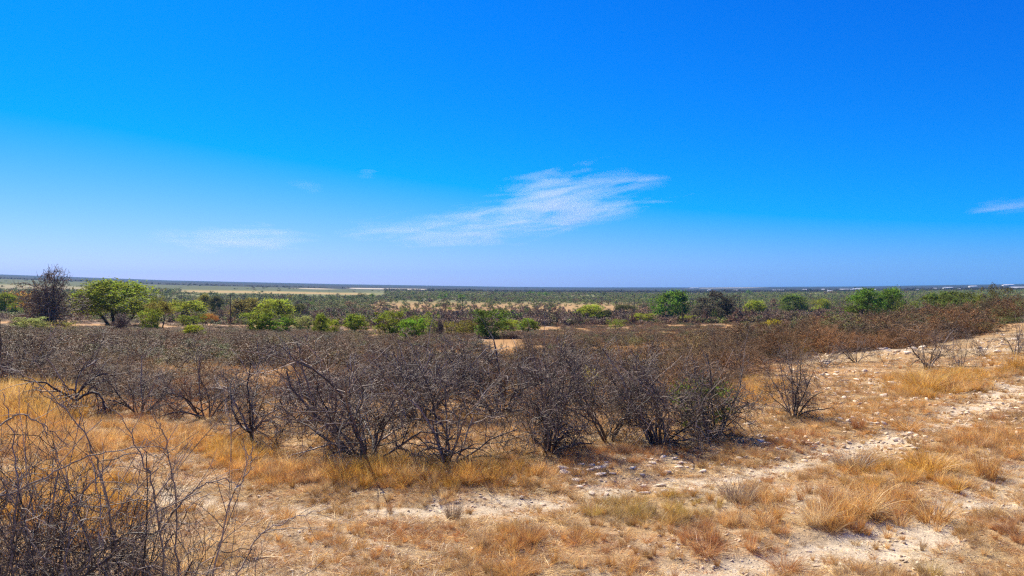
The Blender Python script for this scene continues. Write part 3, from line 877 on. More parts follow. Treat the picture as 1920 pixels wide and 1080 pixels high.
# =================================================================== utility poles
def pole(px, ty, by, label, arms=1, h=8.5, hframe=False):
    y = h * F / (by - ty)
    x = (px - 960) / F * y
    z = gz(x, y)
    e = obj('utility_pole', None); e.location = (x, y, z); e.rotation_euler = (0, 0, 0.35)
    tag(e, label, 'utility pole', 'poles of the power line across the plain')
    rng = np.random.default_rng(1)
    def post(dx):
        P = np.array([[[dx, 0, -0.6], [dx, 0, h * 0.5], [dx, 0, h]]], float)
        v, f, a = tubes(P, np.array([[0.13, 0.11, 0.09]]), 8, rng)
        obj('post', new_mesh('post', v, f, M_POLE, a, True), e)
    for dx in ((-1.6, 1.6) if hframe else (0,)): post(dx)
    for k in range(arms):
        zz = h - 0.35 - k * 0.9; L = 2.6 if hframe else 1.1
        v = np.array([[sx * L, sy * 0.09 + 0.2, zz + sz * 0.1] for sx in (-1, 1) for sy in (-1, 1) for sz in (-1, 1)], float)
        f = np.array([[0, 1, 3, 2], [4, 6, 7, 5], [0, 4, 5, 1], [2, 3, 7, 6], [0, 2, 6, 4], [1, 5, 7, 3]])
        arm = obj('crossarm', new_mesh('crossarm', v, f, M_POLE), e)
        for sx in (-0.85, 0, 0.85):
            P = np.array([[[sx * L, 0.2, zz + 0.1], [sx * L, 0.2, zz + 0.22], [sx * L, 0.2, zz + 0.36]]])
            v2, f2, a2 = tubes(P, np.array([[0.05, 0.09, 0.03]]), 6, rng)
            obj('insulator', new_mesh('insulator', v2, f2, M_INSUL, a2), arm)
pole(432, 553, 611, 'dark wooden utility pole beside the light green spreading tree, tallest seen')
pole(867, 565, 606, 'thin utility pole standing before the tawny grass in mid plain')
pole(1387, 551, 590, 'utility pole just right of the big dark bush')
pole(1190, 563, 590, 'faint utility pole left of the tall rich green tree')
pole(1247, 546, 562, 'distant utility pole directly above the tall rich green tree')
pole(617, 546, 563, 'distant dark utility pole below the end of the yellow field')
pole(986, 539, 553, 'distant twin-post pylon on the dark far bush line', hframe=True, h=11)
pole(1512, 545, 571, 'faint utility pole between broad olive tree and twin trees')

# =================================================================== small trees dotted over the plain
FARDOT = leafy(251, 'dome', 20, 22, 0.05, 1, 0.2), leafy(252, 'umbrella', 18, 22, 0.05, 1), leafy(253, 'dome', 16, 24, 0.055, 2, 0.15)
dots = [
    (713, 563, 579, 18, BROWN, 'dark brown round bush on tawny grass, left of the others'), (655, 565, 580, 18, BROWN, 'dull brown bush left of the dark round bush'),
    (832, 561, 577, 17, DARK, 'dark small tree on a trunk at the edge of tawny grass'), (800, 572, 588, 18, BROWN, 'grey-brown bush with dark base in front of the tawny grass'),
    (864, 552, 567, 12, DEEP, 'round green tree just above the thin mid-plain pole'), (829, 547, 561, 18, DEEP, 'broad green tree at the far edge of the green veld'),
    (675, 549, 559, 14, DARK, 'flat dark green tree on the far veld below the pale strip'), (698, 550, 560, 10, DEEP, 'small green tree right of the flat dark green tree'),
    (759, 578, 593, 20, LIME, 'yellow-green shrub in brown scrub behind the green row'), (892, 579, 588, 9, LIME, 'tiny bright green shrub on the tawny grass'),
    (843, 576, 585, 8, GREEN, 'tiny green shrub left of the mid-plain pole'), (755, 573, 582, 11, GREEN, 'small green shrub at the left end of the tawny grass'),
    (921, 570, 582, 16, DARK, 'low dark bush on tawny grass right of the pole'), (585, 566, 576, 10, DEEP, 'small dark green shrub above the slender tree'),
    (510, 550, 562, 12, DARK, 'dark tree dot right of the tall utility pole'), (570, 551, 563, 10, DARK, 'small dark tree left of the distant dark pole'),
    (995, 546, 555, 11, DEEP, 'round green tree right of the distant pylon'), (1012, 547, 555, 12, DEEP, 'first of two green trees right of the pylon tree'),
    (1024, 547, 556, 11, DEEP, 'second of two green trees right of the pylon tree'), (964, 547, 556, 9, DARK, 'dark tree dot left of the distant pylon'),
    (1052, 549, 558, 12, DARK, 'dark flat tree on the far veld in the middle'), (1096, 555, 563, 11, DARK, 'dark bush dot in the light green veld'),
    (1131, 548, 556, 8, DARK, 'small dark tree on the far bush line'), (1210, 550, 559, 8, DEEP, 'small green tree left of the distant pole'),
    (1404, 543, 553, 10, DEEP, 'green tree dot below the pale far roofs'), (1453, 560, 580, 20, BROWN, 'brown leafless tree left of the broad olive-green tree'),
    (1526, 559, 572, 12, OLIVE, 'olive round bush left of the small bright green shrub'), (1510, 569, 578, 10, BROWN, 'small brown bush at the foot of the faint pole'),
    (545, 553, 562, 14, OLIVE, 'olive tree dot on the veld above the lime tree'), (1035, 566, 576, 12, DARK, 'dark bush on the right end of the tawny grass'),
]
for i, (px, ty, by, w, tint, lab) in enumerate(dots):
    x, y = ray_ground(px, by); z = gz(x, y)
    h = (by - ty) / F * y; wd = w / F * y * 1.1
    mw, ml = FARDOT[i % 3]
    place([('trunk', mw), ('crown', ml)], 'far_tree', lab, 'tree', 'small trees dotted over the plain', (x, y, z - 0.1), rnd.uniform(0, 6), (wd, wd, h), tint)

# =================================================================== town in the distance
def building(px, by, w, hh, label, long=False):
    x, y = ray_ground(px, by); z = gz(x, y)
    W = w / F * y / 2; H = hh / F * y; D = W * (0.5 if long else 0.8)
    e = obj('town_building', None); e.location = (x, y, z); e.rotation_euler = (0, 0, rnd.uniform(-0.2, 0.2))
    tag(e, label, 'building', 'white buildings of the distant town')
    h1 = H * 0.6
    v = np.array([[-W, -D, -1], [W, -D, -1], [W, D, -1], [-W, D, -1], [-W, -D, h1], [W, -D, h1], [W, D, h1], [-W, D, h1]])
    f = np.array([[0, 1, 5, 4], [1, 2, 6, 5], [2, 3, 7, 6], [3, 0, 4, 7], [4, 5, 6, 7]])
    obj('wall', new_mesh('wall', v, f, M_WALL), e)
    o = W * 0.05
    v = np.array([[-W-o, -D-o, h1 + .02], [W+o, -D-o, h1 + .02], [W+o, D+o, h1 + .02], [-W-o, D+o, h1 + .02], [-W-o, 0, H], [W+o, 0, H]])
    f = np.array([[0, 1, 5, 4], [2, 3, 4, 5], [1, 2, 5, 5], [3, 0, 4, 4], [3, 2, 1, 0]])
    me = bpy.data.meshes.new('roof'); me.from_pydata(v.tolist(), [], [[0, 1, 5, 4], [2, 3, 4, 5], [1, 2, 5], [3, 0, 4], [3, 2, 1, 0]]); me.materials.append(M_ROOF)
    obj('roof', me, e)
    v = np.array([[-W*.15, -D-.03, 0], [W*.15, -D-.03, 0], [W*.15, -D-.03, h1*.7], [-W*.15, -D-.03, h1*.7], [-W*.15, -D+.2, 0], [W*.15, -D+.2, 0], [W*.15, -D+.2, h1*.7], [-W*.15, -D+.2, h1*.7]])
    f = np.array([[0, 1, 2, 3], [0, 4, 5, 1], [1, 5, 6, 2], [2, 6, 7, 3], [3, 7, 4, 0]])
    obj('door', new_mesh('door', v, f, M_DOOR), e)
town = [
    (1302, 541.2, 16, 1.8, 'farthest white shed group on the horizon line'), (1379, 545.5, 8, 2.2, 'small white house left of the long low shed'), (1459, 545.5, 20, 2.2, 'long low white shed, leftmost of the town'),
    (1509, 544.5, 7, 2.4, 'small white house right of the long low shed'), (1546, 545, 10, 3.4, 'tall white house left of the town centre'), (1556, 547, 9, 2.6, 'white house just right of the tall white house'),
    (1584, 544, 18, 2.4, 'long white-roofed hall left of the twin trees'), (1597, 544, 6, 2.2, 'tiny white house beside the long white-roofed hall'), (1606, 543.5, 12, 2.8, 'bright white hall at the left side of the twin trees'),
    (1617, 543.5, 11, 3, 'bright white hall partly behind the twin trees'), (1637, 545, 9, 3, 'white house seen between the twin trees'), (1752, 542.5, 7, 2.6, 'white house above the left dull green shrub'),
    (1777, 541, 14, 2.8, 'white hall above the right dull green shrub'), (1824, 538.5, 12, 2.8, 'white hall near the skyline left of the tall upright tree'), (1890, 536, 18, 3, 'white shed on the rise right of the tall upright tree'),
    (1910, 541, 26, 3.4, 'longest bright white roof at the right edge of the picture'), (1330, 545, 6, 2, 'tiny pale house at the left end of the town'), (1432, 546, 5, 2, 'tiny pale house left of the long low shed'),
    (1720, 544.5, 5, 2.2, 'tiny white house right of the white tower'), (1798, 543, 5, 2.2, 'tiny white house between the right dull green shrub and skyline hall')]
for px, by, w, hh, lab in town: building(px, by, w, hh, lab, w > 14)

def tower(px, ty, by):
    x, y = ray_ground(px, by); z = gz(x, y); h = (by - ty) / F * y
    e = obj('water_tower', None); e.location = (x, y, z); tag(e, 'slim white water tower rising over the town', 'water tower')
    rng = np.random.default_rng(2); r = h * 0.13
    for a in range(4):
        dx, dy = math.cos(a * math.pi / 2 + .7) * r, math.sin(a * math.pi / 2 + .7) * r
        v, f, at = tubes(np.array([[[dx * 1.2, dy * 1.2, -0.5], [dx, dy, h * .35], [dx * .8, dy * .8, h * 0.66]]]), np.full((1, 3), h * 0.035), 6, rng)
        obj('leg', new_mesh('leg', v, f, M_WALL, at), e)
    P = np.array([[[0, 0, h * .62], [0, 0, h * .66], [0, 0, h * .9], [0, 0, h]]])
    v, f, at = tubes(P, np.array([[0.02, r * 1.3, r * 1.3, 0.05]]), 16, rng)
    obj('tank', new_mesh('tank', v, f, M_WALL, at), e)
tower(1687, 535.5, 546)

# =================================================================== brown scrub: near bushes as things, the rest as a mass
def scrub_mesh(seed, per=(6, 6, 4), stems=10, minr=0.006, leaves=700, lsize=0.022):
    rng = np.random.default_rng(seed)
    st, cr = thorn_bush(seed, stems=stems, per=per, spread=rng.uniform(0.8, 1.4), r0=0.014, minr=minr)
    v, f, a = merge(st + [cr])
    sw, sh = fit(v, 1.0, 1.0); S = np.array([sw, sw, sh])
    v = v * S
    pts = v[rng.integers(0, len(v), leaves)] + rng.normal(0, 0.02, (leaves, 3))
    lv, lf = cards(pts, lsize, rng)
    v, f, a = merge([(v, f, a), (lv, lf, np.repeat(rng.uniform(0, 1, leaves), 4))])
    return new_mesh('crown', v, f, M_SCRUB, a)

SCRUB_NEAR = [scrub_mesh(401 + i, (7, 7, 5), 12, 0.0021, 350, 0.009) for i in range(6)]
SCRUB_MID = [scrub_mesh(421 + i, (6, 6, 3), 11, 0.0042, 900, 0.016) for i in range(5)]
SCRUB_FAR = [scrub_mesh(441 + i, (4, 4, 1), 7, 0.010, 420, 0.045) for i in range(4)]
TINTS = np.array([(0.28, 0.165, 0.085), (0.33, 0.17, 0.070), (0.23, 0.150, 0.092), (0.34, 0.19, 0.085), (0.19, 0.128, 0.080), (0.30, 0.205, 0.125), (0.30, 0.155, 0.075), (0.27, 0.20, 0.070)])

def open_slope(px, py):
    """where the photograph shows open stony slope instead of scrub"""
    lim = np.interp(px, [-600, 0, 300, 1300, 1400, 1500, 1600, 1700, 1800, 1880, 1920, 2600], [735, 735, 750, 755, 700, 668, 660, 652, 634, 612, 598, 590])
    return py > lim

srng = np.random.default_rng(77)
n = 60000
Yc = np.exp(srng.uniform(math.log(17), math.log(320), n)); Xc = Yc * srng.uniform(-0.85, 0.85, n)
pxs, pys = to_px(Xc, Yc)
ok = ~open_slope(pxs, pys)
clear = fbm(Xc * 0.14, Yc * 0.06, 91)
ok &= (clear < np.interp(Yc, [17, 30, 45], [0.46, 0.49, 0.53]))
ok &= ~((Yc > 165) & (pxs < 720) & (srng.uniform(0, 1, n) < 0.75))
Xc, Yc, pxs, pys = Xc[ok], Yc[ok], pxs[ok], pys[ok]
# keep bushes from standing inside one another
cell, taken = {}, []
for i in range(len(Xc)):
    w = 0.95 + 0.35 * (Yc[i] / 100)
    s = min(w, 1.9) * 0.78
    key = (int(Xc[i] // 2), int(Yc[i] // 2))
    good = True
    for dx in (-1, 0, 1):
        for dy in (-1, 0, 1):
            for j in cell.get((key[0] + dx, key[1] + dy), ()):
                if (Xc[i] - Xc[j]) ** 2 + (Yc[i] - Yc[j]) ** 2 < s * s: good = False; break
            if not good: break
        if not good: break
    if good:
        cell.setdefault(key, []).append(i); taken.append(i)
taken = np.array(taken)
taken = taken[np.argsort(Yc[taken])]
vis = np.abs(Xc[taken] / Yc[taken]) < 0.66
near_ids = taken[vis][:270]
near_set = set(near_ids.tolist())
rest = np.array([t for t in taken if t not in near_set])
ZONES = [(-0.42, 'on the slope at far left behind the golden grass'), (-0.2, 'on the slope behind the single-trunk thorn bush'),
         (0.0, 'in the belt behind the widest thorn bush'), (0.16, 'in the belt behind the dense upright bush'),
         (0.32, 'above the open slope, behind the lone bush'), (9, 'along the top edge of the open stony slope')]
HUES = ['brown', 'red-brown', 'grey-brown', 'tawny', 'dark brown', 'pale grey-brown', 'rust-red', 'olive-brown']
for i in near_ids:
    x, y = float(Xc[i]), float(Yc[i]); u = x / y
    zone = next(l for a, l in ZONES if u < a)
    w = srng.uniform(1.5, 3.0); h = srng.uniform(0.5, 1.15) * (0.85 if y < 32 else 1.0) * (1.45 if srng.uniform(0, 1) < 0.14 else 1.0)
    k = int(srng.integers(0, len(TINTS))); b = srng.uniform(0.5, 1.25)
    size = 'tall' if h > 0.95 else ('low' if h < 0.62 else ('broad' if w > 2.3 else 'small'))
    near = 'nearer' if y < 34 else 'farther'
    o = obj('scrub_bush', SCRUB_NEAR[srng.integers(0, 6)])
    o.location = (x, y, gz(x, y) - 0.03); o.rotation_euler = (0, 0, srng.uniform(0, 6.28)); o.scale = (w, w, h)
    o['tint'] = [float(q) for q in TINTS[k] * b * np.array([1.07, 0.98, 0.68])]
    tag(o, '%s %s leafless scrub bush %s' % (size, HUES[k], (zone + ', ' + near) if len(zone.split()) < 10 else zone), 'bush', 'leafless scrub bushes ' + zone.split(',')[0])

nr = len(rest)
h = srng.uniform(0.6, 1.3, nr) * np.interp(Yc[rest], [40, 90, 160, 320], [1.0, 0.9, 0.6, 0.7]); w = srng.uniform(1.8, 3.4, nr); h = h * (1 + 0.6 * smooth(0.36, 0.48, Xc[rest] / Yc[rest]) * smooth(50, 70, Yc[rest]) * (1 - smooth(150, 200, Yc[rest])))
tn = TINTS[srng.integers(0, len(TINTS), nr)] * srng.uniform(0.42, 1.05, (nr, 1))
tn = tn * np.array([1.07, 0.98, 0.68])
gsel = srng.uniform(0, 1, nr) < 0.12
tn[gsel] = np.array([(0.20, 0.22, 0.05), (0.30, 0.25, 0.05), (0.16, 0.18, 0.05)])[srng.integers(0, 3, int(gsel.sum()))]
scatter('thorn_scrub', SCRUB_MID, np.stack([Xc[rest], Yc[rest], ground_z(Xc[rest], Yc[rest]) - 0.05], 1),
        np.stack([np.zeros(nr), np.zeros(nr), srng.uniform(0, 6.28, nr)], 1), np.stack([w, w, h], 1), srng.integers(0, 5, nr), tn,
        'brown leafless thorn scrub covering the lower slope as one mass', 'scrub')

# the plain: clumped bushes out to the far veld
def plain_scatter():
    rng = np.random.default_rng(88)
    n = 170000
    Y = np.exp(rng.uniform(math.log(230), math.log(1900), n)); X = Y * rng.uniform(-0.85, 0.85, n)
    px, py = to_px(X, Y)
    d = smooth(0.30, 0.54, fbm(X * 0.022, Y * 0.006, 51 + 100)) * 0.75 + 0.25
    tw = smooth(560, 760, px) * (1 - smooth(1120, 1330, px)) * smooth(300, 400, Y) * (1 - smooth(620, 760, Y))
    d = d * (1 - 0.88 * tw)
    sand = (1 - smooth(200, 700, px)) * (1 - smooth(230, 300, Y)); d = d * (1 - 0.8 * sand)
    field = (px < 720) & (Y > 890) & (Y < 1850) & ((px > 340) | (Y > 1120) | (px < 230))
    d = np.where(field, 0.01, d)
    d = np.where((px > 655) & (px < 800) & (Y > 1700) & (Y < 2250), 0.0, d)
    keep = rng.uniform(0, 1, n) < d * 0.48
    X, Y, px = X[keep], Y[keep], px[keep]; n = len(X)
    g = np.clip(smooth(330, 620, Y) * 0.68 + 0.10 + 0.28 * (px < 700) + 0.35 * smooth(1250, 1600, px) * smooth(600, 1100, Y), 0, 0.85)
    g = np.where(Y > 1400, 0.15, g)
    isg = rng.uniform(0, 1, n) < g
    br = TINTS[rng.integers(0, len(TINTS), n)] * rng.uniform(0.8, 1.2, (n, 1))
    gp = np.array([(0.28, 0.33, 0.05), (0.36, 0.39, 0.07), (0.18, 0.22, 0.045), (0.34, 0.29, 0.08)])
    tint = np.where(isg[:, None], gp[rng.integers(0, 4, n)] * rng.uniform(0.8, 1.2, (n, 1)), br)
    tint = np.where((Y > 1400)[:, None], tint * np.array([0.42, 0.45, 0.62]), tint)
    big = 1 + smooth(500, 1800, Y) * 0.9
    h = rng.uniform(0.9, 2.3, n) * (1 + 0.4 * smooth(800, 1800, Y)) * np.where(rng.uniform(0, 1, n) < 0.05, 1.8, 1)
    w = rng.uniform(2.0, 4.5, n) * big
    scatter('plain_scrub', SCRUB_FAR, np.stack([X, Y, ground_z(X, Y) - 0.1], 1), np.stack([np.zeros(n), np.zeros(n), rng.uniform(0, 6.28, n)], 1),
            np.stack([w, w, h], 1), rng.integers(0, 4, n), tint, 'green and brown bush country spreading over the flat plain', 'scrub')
plain_scatter()

# =================================================================== stones
ROCKS = [rock(501 + i, 2, 0.55) for i in range(7)]
CHIPS = [rock(521 + i, 1, 0.55) for i in range(6)]
# patches of loose rock: x, y, rx, ry (photograph pixels), how many, size range in metres, phrase
PATCH = [
    (1250, 893, 215, 38, 84, (0.05, 0.16), 'pale limestone cobble on the rubble strip below the front thorn bushes'),
    (1100, 888, 60, 14, 9, (0.10, 0.20), 'pale limestone rock at the foot of the dense upright bush'),
    (1440, 812, 50, 20, 16, (0.06, 0.17), 'pale limestone rock shaded at the right end of the front row'),
    (1590, 720, 110, 34, 50, (0.07, 0.24), 'white limestone rock strewn on the open stony slope'),
    (1690, 652, 60, 14, 16, (0.15, 0.45), 'flat white slab of rock between bushes on the upper stony slope'),
    (1580, 650, 30, 12, 8, (0.15, 0.35), 'white rock by the low brown bush on the stony slope'),
    (1870, 650, 50, 26, 20, (0.10, 0.36), 'pale rock beside the track on the rise'),
    (1700, 800, 150, 50, 36, (0.05, 0.15), 'pale stone on the grassy slope above the track'),
    (1660, 850, 60, 24, 10, (0.06, 0.15), 'pale stone among the grey grass clumps'),
    (1100, 715, 26, 8, 5, (0.15, 0.32), 'white boulder behind the low bowed bush'),
    (1540, 682, 12, 5, 2, (0.3, 0.42), 'white boulder just above the lone upright thorn bush'),
    (880, 935, 160, 14, 16, (0.05, 0.11), 'pale stone on bare ground below the bush grass'),
]
for px, py, rx, ry, k, (s0, s1), lab in PATCH:
    for j in range(k):
        a = srng.uniform(0, 6.28); q = math.sqrt(srng.uniform(0, 1))
        x, y = ray_ground(px + math.cos(a) * q * rx, py + math.sin(a) * q * ry)
        s = s0 + (s1 - s0) * srng.uniform(0, 1) ** 2
        o = obj('limestone_rock', ROCKS[srng.integers(0, 7)])
        o.location = (x, y, gz(x, y) + s * 0.10); o.rotation_euler = (srng.uniform(-.3, .3), srng.uniform(-.3, .3), srng.uniform(0, 6.28))
        o.scale = (s * srng.uniform(.9, 1.4), s, s * srng.uniform(0.55, 1.0))
        b = srng.uniform(0.9, 1.3); o['tint'] = [b * 1.08, b * 1.0, b * 0.86]
        q = (s - s0) / (s1 - s0)
        word = ('biggest ' if q > 0.6 else 'middling ' if q > 0.2 else 'smallest ') + ('bright ' if b > 1.1 else 'dull ')
        tag(o, word + lab, 'rock', lab)

def gravel():
    rng = np.random.default_rng(99)
    n = 60000
    Y = 4 + 30 * rng.uniform(0, 1, n) ** 1.4; X = Y * rng.uniform(-0.8, 0.8, n)
    px, py = to_px(X, Y)
    d = bare(X, Y) * 0.7 + 0.22
    for a, b, rx, ry, k, _, _ in PATCH:
        d = np.maximum(d, np.clip(1.3 - np.hypot((px - a) / rx, (py - b) / ry), 0, 1))
    slope = (px > 1380) & (py > 640) & (py < 860)
    d = np.where(slope, np.maximum(d, 0.8 * smooth(0.4, 0.6, fbm(X * 0.9, Y * 0.5, 115))), d)
    d = d * np.where(fbm(X * 2, Y * 2, 111) > 0.48, 1, 0.25)
    keep = rng.uniform(0, 1, n) < d
    X, Y, slope = X[keep], Y[keep], slope[keep]; n = len(X)
    s = 0.012 + 0.055 * rng.uniform(0, 1, n) ** 3.0 * (1 + Y / 40)
    s = np.where(slope, s + 0.13 * rng.uniform(0, 1, n) ** 3, s)
    b = rng.uniform(0.8, 1.35, (n, 1))
    scatter('gravel', CHIPS, np.stack([X, Y, ground_z(X, Y) + s * 0.1], 1), rng.uniform(-0.4, 6.28, (n, 3)) * np.array([.1, .1, 1]),
            np.stack([s * 1.2, s, s * 0.6], 1), rng.integers(0, 6, n), b * np.array([1.2, 1.08, .86]), 'loose pale limestone gravel scattered over the bare ground', 'gravel')
gravel()

# =================================================================== grass
T_FINE = [tuft(601, 130, 0.35, 0.45, 1, 0.0055), tuft(602, 110, 0.5, 0.8, 1, 0.0055, 0.14), tuft(603, 150, 0.28, 0.3, 1, 0.005), tuft(604, 100, 0.7, 1.1, 1, 0.006, 0.18),
          tuft(605, 120, 0.9, 1.2, 1, 0.006, 0.22), tuft(606, 100, 0.4, 0.5, 1, 0.0055, 0.2)]
T_LOW = [tuft(611 + i, 70, 1.9, 1.2, 1, 0.013, 0.8, 3) for i in range(5)]
GT = {'ochre': (0.60, 0.33, 0.10), 'rust': (0.47, 0.22, 0.08), 'straw': (0.76, 0.55, 0.27), 'grey': (0.36, 0.26, 0.165), 'gold': (0.60, 0.33, 0.065), 'olive': (0.48, 0.32, 0.085)}
# x, y, rx, ry, density, height m, colour — how the grass stands in the photograph
STAND = [
    (50, 765, 110, 50, 1.0, 0.46, 'gold'), (90, 830, 150, 40, 0.8, 0.34, 'ochre'), (280, 835, 220, 40, 0.75, 0.27, 'ochre'), (560, 885, 170, 30, 0.8, 0.27, 'ochre'), (130, 950, 150, 80, 0.8, 0.34, 'gold'),
    (420, 850, 120, 30, 0.8, 0.26, 'gold'), (800, 892, 240, 26, 0.95, 0.28, 'gold'), (1030, 885, 60, 26, 0.7, 0.26, 'ochre'), (1180, 855, 160, 20, 0.9, 0.18, 'rust'), (1000, 1040, 150, 50, 0.7, 0.24, 'ochre'),
    (1560, 960, 240, 50, 0.8, 0.30, 'ochre'), (1700, 890, 160, 40, 0.75, 0.26, 'gold'), (1230, 955, 140, 34, 0.75, 0.22, 'olive'), (1340, 1020, 90, 40, 0.7, 0.24, 'rust'),
    (1760, 720, 110, 30, 0.9, 0.34, 'gold'), (1880, 680, 60, 30, 0.7, 0.32, 'gold'), (1600, 790, 130, 40, 0.6, 0.20, 'ochre'), (1500, 830, 120, 24, 0.65, 0.18, 'rust'),
    (1650, 690, 160, 30, 0.55, 0.24, 'ochre'), (400, 1050, 160, 50, 0.7, 0.26, 'straw'), (560, 1010, 220, 60, 0.6, 0.16, 'ochre'), (1850, 840, 100, 50, 0.75, 0.24, 'ochre'),
    (1420, 720, 70, 50, 0.7, 0.28, 'gold'), (1800, 1000, 140, 70, 0.4, 0.16, 'ochre'), (1900, 1000, 60, 30, 0.7, 0.18, 'rust'), (760, 1010, 160, 60, 0.55, 0.16, 'rust'), (1120, 1060, 120, 30, 0.6, 0.18, 'ochre'),
    (300, 770, 160, 25, 0.6, 0.22, 'rust'), (1700, 780, 140, 40, 0.6, 0.2, 'ochre'),
]
def stand(px, py):
    d = np.full(px.shape, 0.52); h = np.full(px.shape, 0.12)
    tint = np.tile(np.array((0.45, 0.27, 0.10)), (len(px), 1))
    best = np.full(px.shape, 0.40)
    for a, b, rx, ry, dens, hh, c in STAND:
        g = np.clip(1.45 - np.hypot((px - a) / rx, (py - b) / ry), 0, 1) * dens
        up = g > best
        best = np.where(up, g, best); d = np.maximum(d, g)
        h = np.where(up, hh * 0.82 * (0.5 + 0.5 * g), h); tint = np.where(up[:, None], np.array(GT[c]), tint)
    return d, h, tint

def grass():
    rng = np.random.default_rng(123)
    n1, n2 = 135000, 50000
    Y = np.concatenate([np.sqrt(rng.uniform(3.6 ** 2, 21 ** 2, n1)), np.sqrt(rng.uniform(20 ** 2, 75 ** 2, n2))])
    X = Y * rng.uniform(-0.82, 0.82, len(Y))
    px, py = to_px(X, Y)
    d, h, tint = stand(px, py)
    b = bare(X, Y)
    far = smooth(17, 24, Y) * (px < 1400)
    d = np.where(far > 0.5, np.where(fbm(X * 0.14, Y * 0.06, 91) > 0.49, 0.8, 0.12), d)
    h = np.where(far > 0.5, 0.34, h)
    clump = smooth(0.43, 0.60, fbm(X * 2.4, Y * 2.4, 131, 3))
    for a, c, rx, ry, _, _, _ in PATCH[:6]:
        d = d * (1 - 0.6 * np.clip(1.3 - np.hypot((px - a) / rx, (py - c) / ry), 0, 1))
    d = d * (0.10 + 0.90 * clump) * (1 - 0.78 * b)
    keep = rng.uniform(0, 1, len(Y)) < d
    X, Y, h, tint, px = X[keep], Y[keep], h[keep], tint[keep], px[keep]; n = len(X)
    alt = np.array([GT[k] for k in ('ochre', 'straw', 'straw', 'grey', 'rust')])
    pick = rng.integers(0, 5, n)
    pick = np.where(rng.uniform(0, 1, n) < 0.5, (fbm(X * 1.2, Y * 1.2, 151, 2) * 9.99).astype(int) % 5, pick)
    m = (rng.uniform(0, 1, n) < 0.55)[:, None]
    tint = np.where(m, 0.35 * tint + 0.65 * alt[pick], tint) * rng.uniform(0.75, 1.3, (n, 1))
    s = h * rng.uniform(0.45, 1.2, n)
    ws = s * rng.uniform(0.9, 1.5, n)
    scatter('dry_grass', T_FINE, np.stack([X, Y, ground_z(X, Y) - 0.01], 1), np.stack([rng.normal(0, .1, n), rng.normal(0, .1, n), rng.uniform(0, 6.28, n)], 1),
            np.stack([ws, ws, s], 1), rng.integers(0, 6, n), tint, 'dry golden and rust-coloured grass growing over the stony ground', 'grass')
    # matted straw lying low between the clumps
    n = 100000
    Y = np.sqrt(rng.uniform(3.6 ** 2, 26 ** 2, n)); X = Y * rng.uniform(-0.82, 0.82, n)
    d = (1 - 0.72 * bare(X, Y)) * (0.3 + 0.7 * smooth(0.38, 0.58, fbm(X * 0.9 + 4, Y * 0.9, 141)))
    keep = rng.uniform(0, 1, n) < d * 0.8
    X, Y = X[keep], Y[keep]; n = len(X)
    s = rng.uniform(0.05, 0.13, n)
    tint = np.array([GT[k] for k in ('ochre', 'rust', 'straw', 'straw', 'grey')])[rng.integers(0, 5, n)] * rng.uniform(0.7, 1.15, (n, 1))
    scatter('straw_litter', T_LOW, np.stack([X, Y, ground_z(X, Y)], 1), np.stack([np.zeros(n), np.zeros(n), rng.uniform(0, 6.28, n)], 1),
            np.stack([s * 1.3, s * 1.3, s * 0.7], 1), rng.integers(0, 5, n), tint, 'matted short straw and grass litter between the clumps', 'straw')
grass()

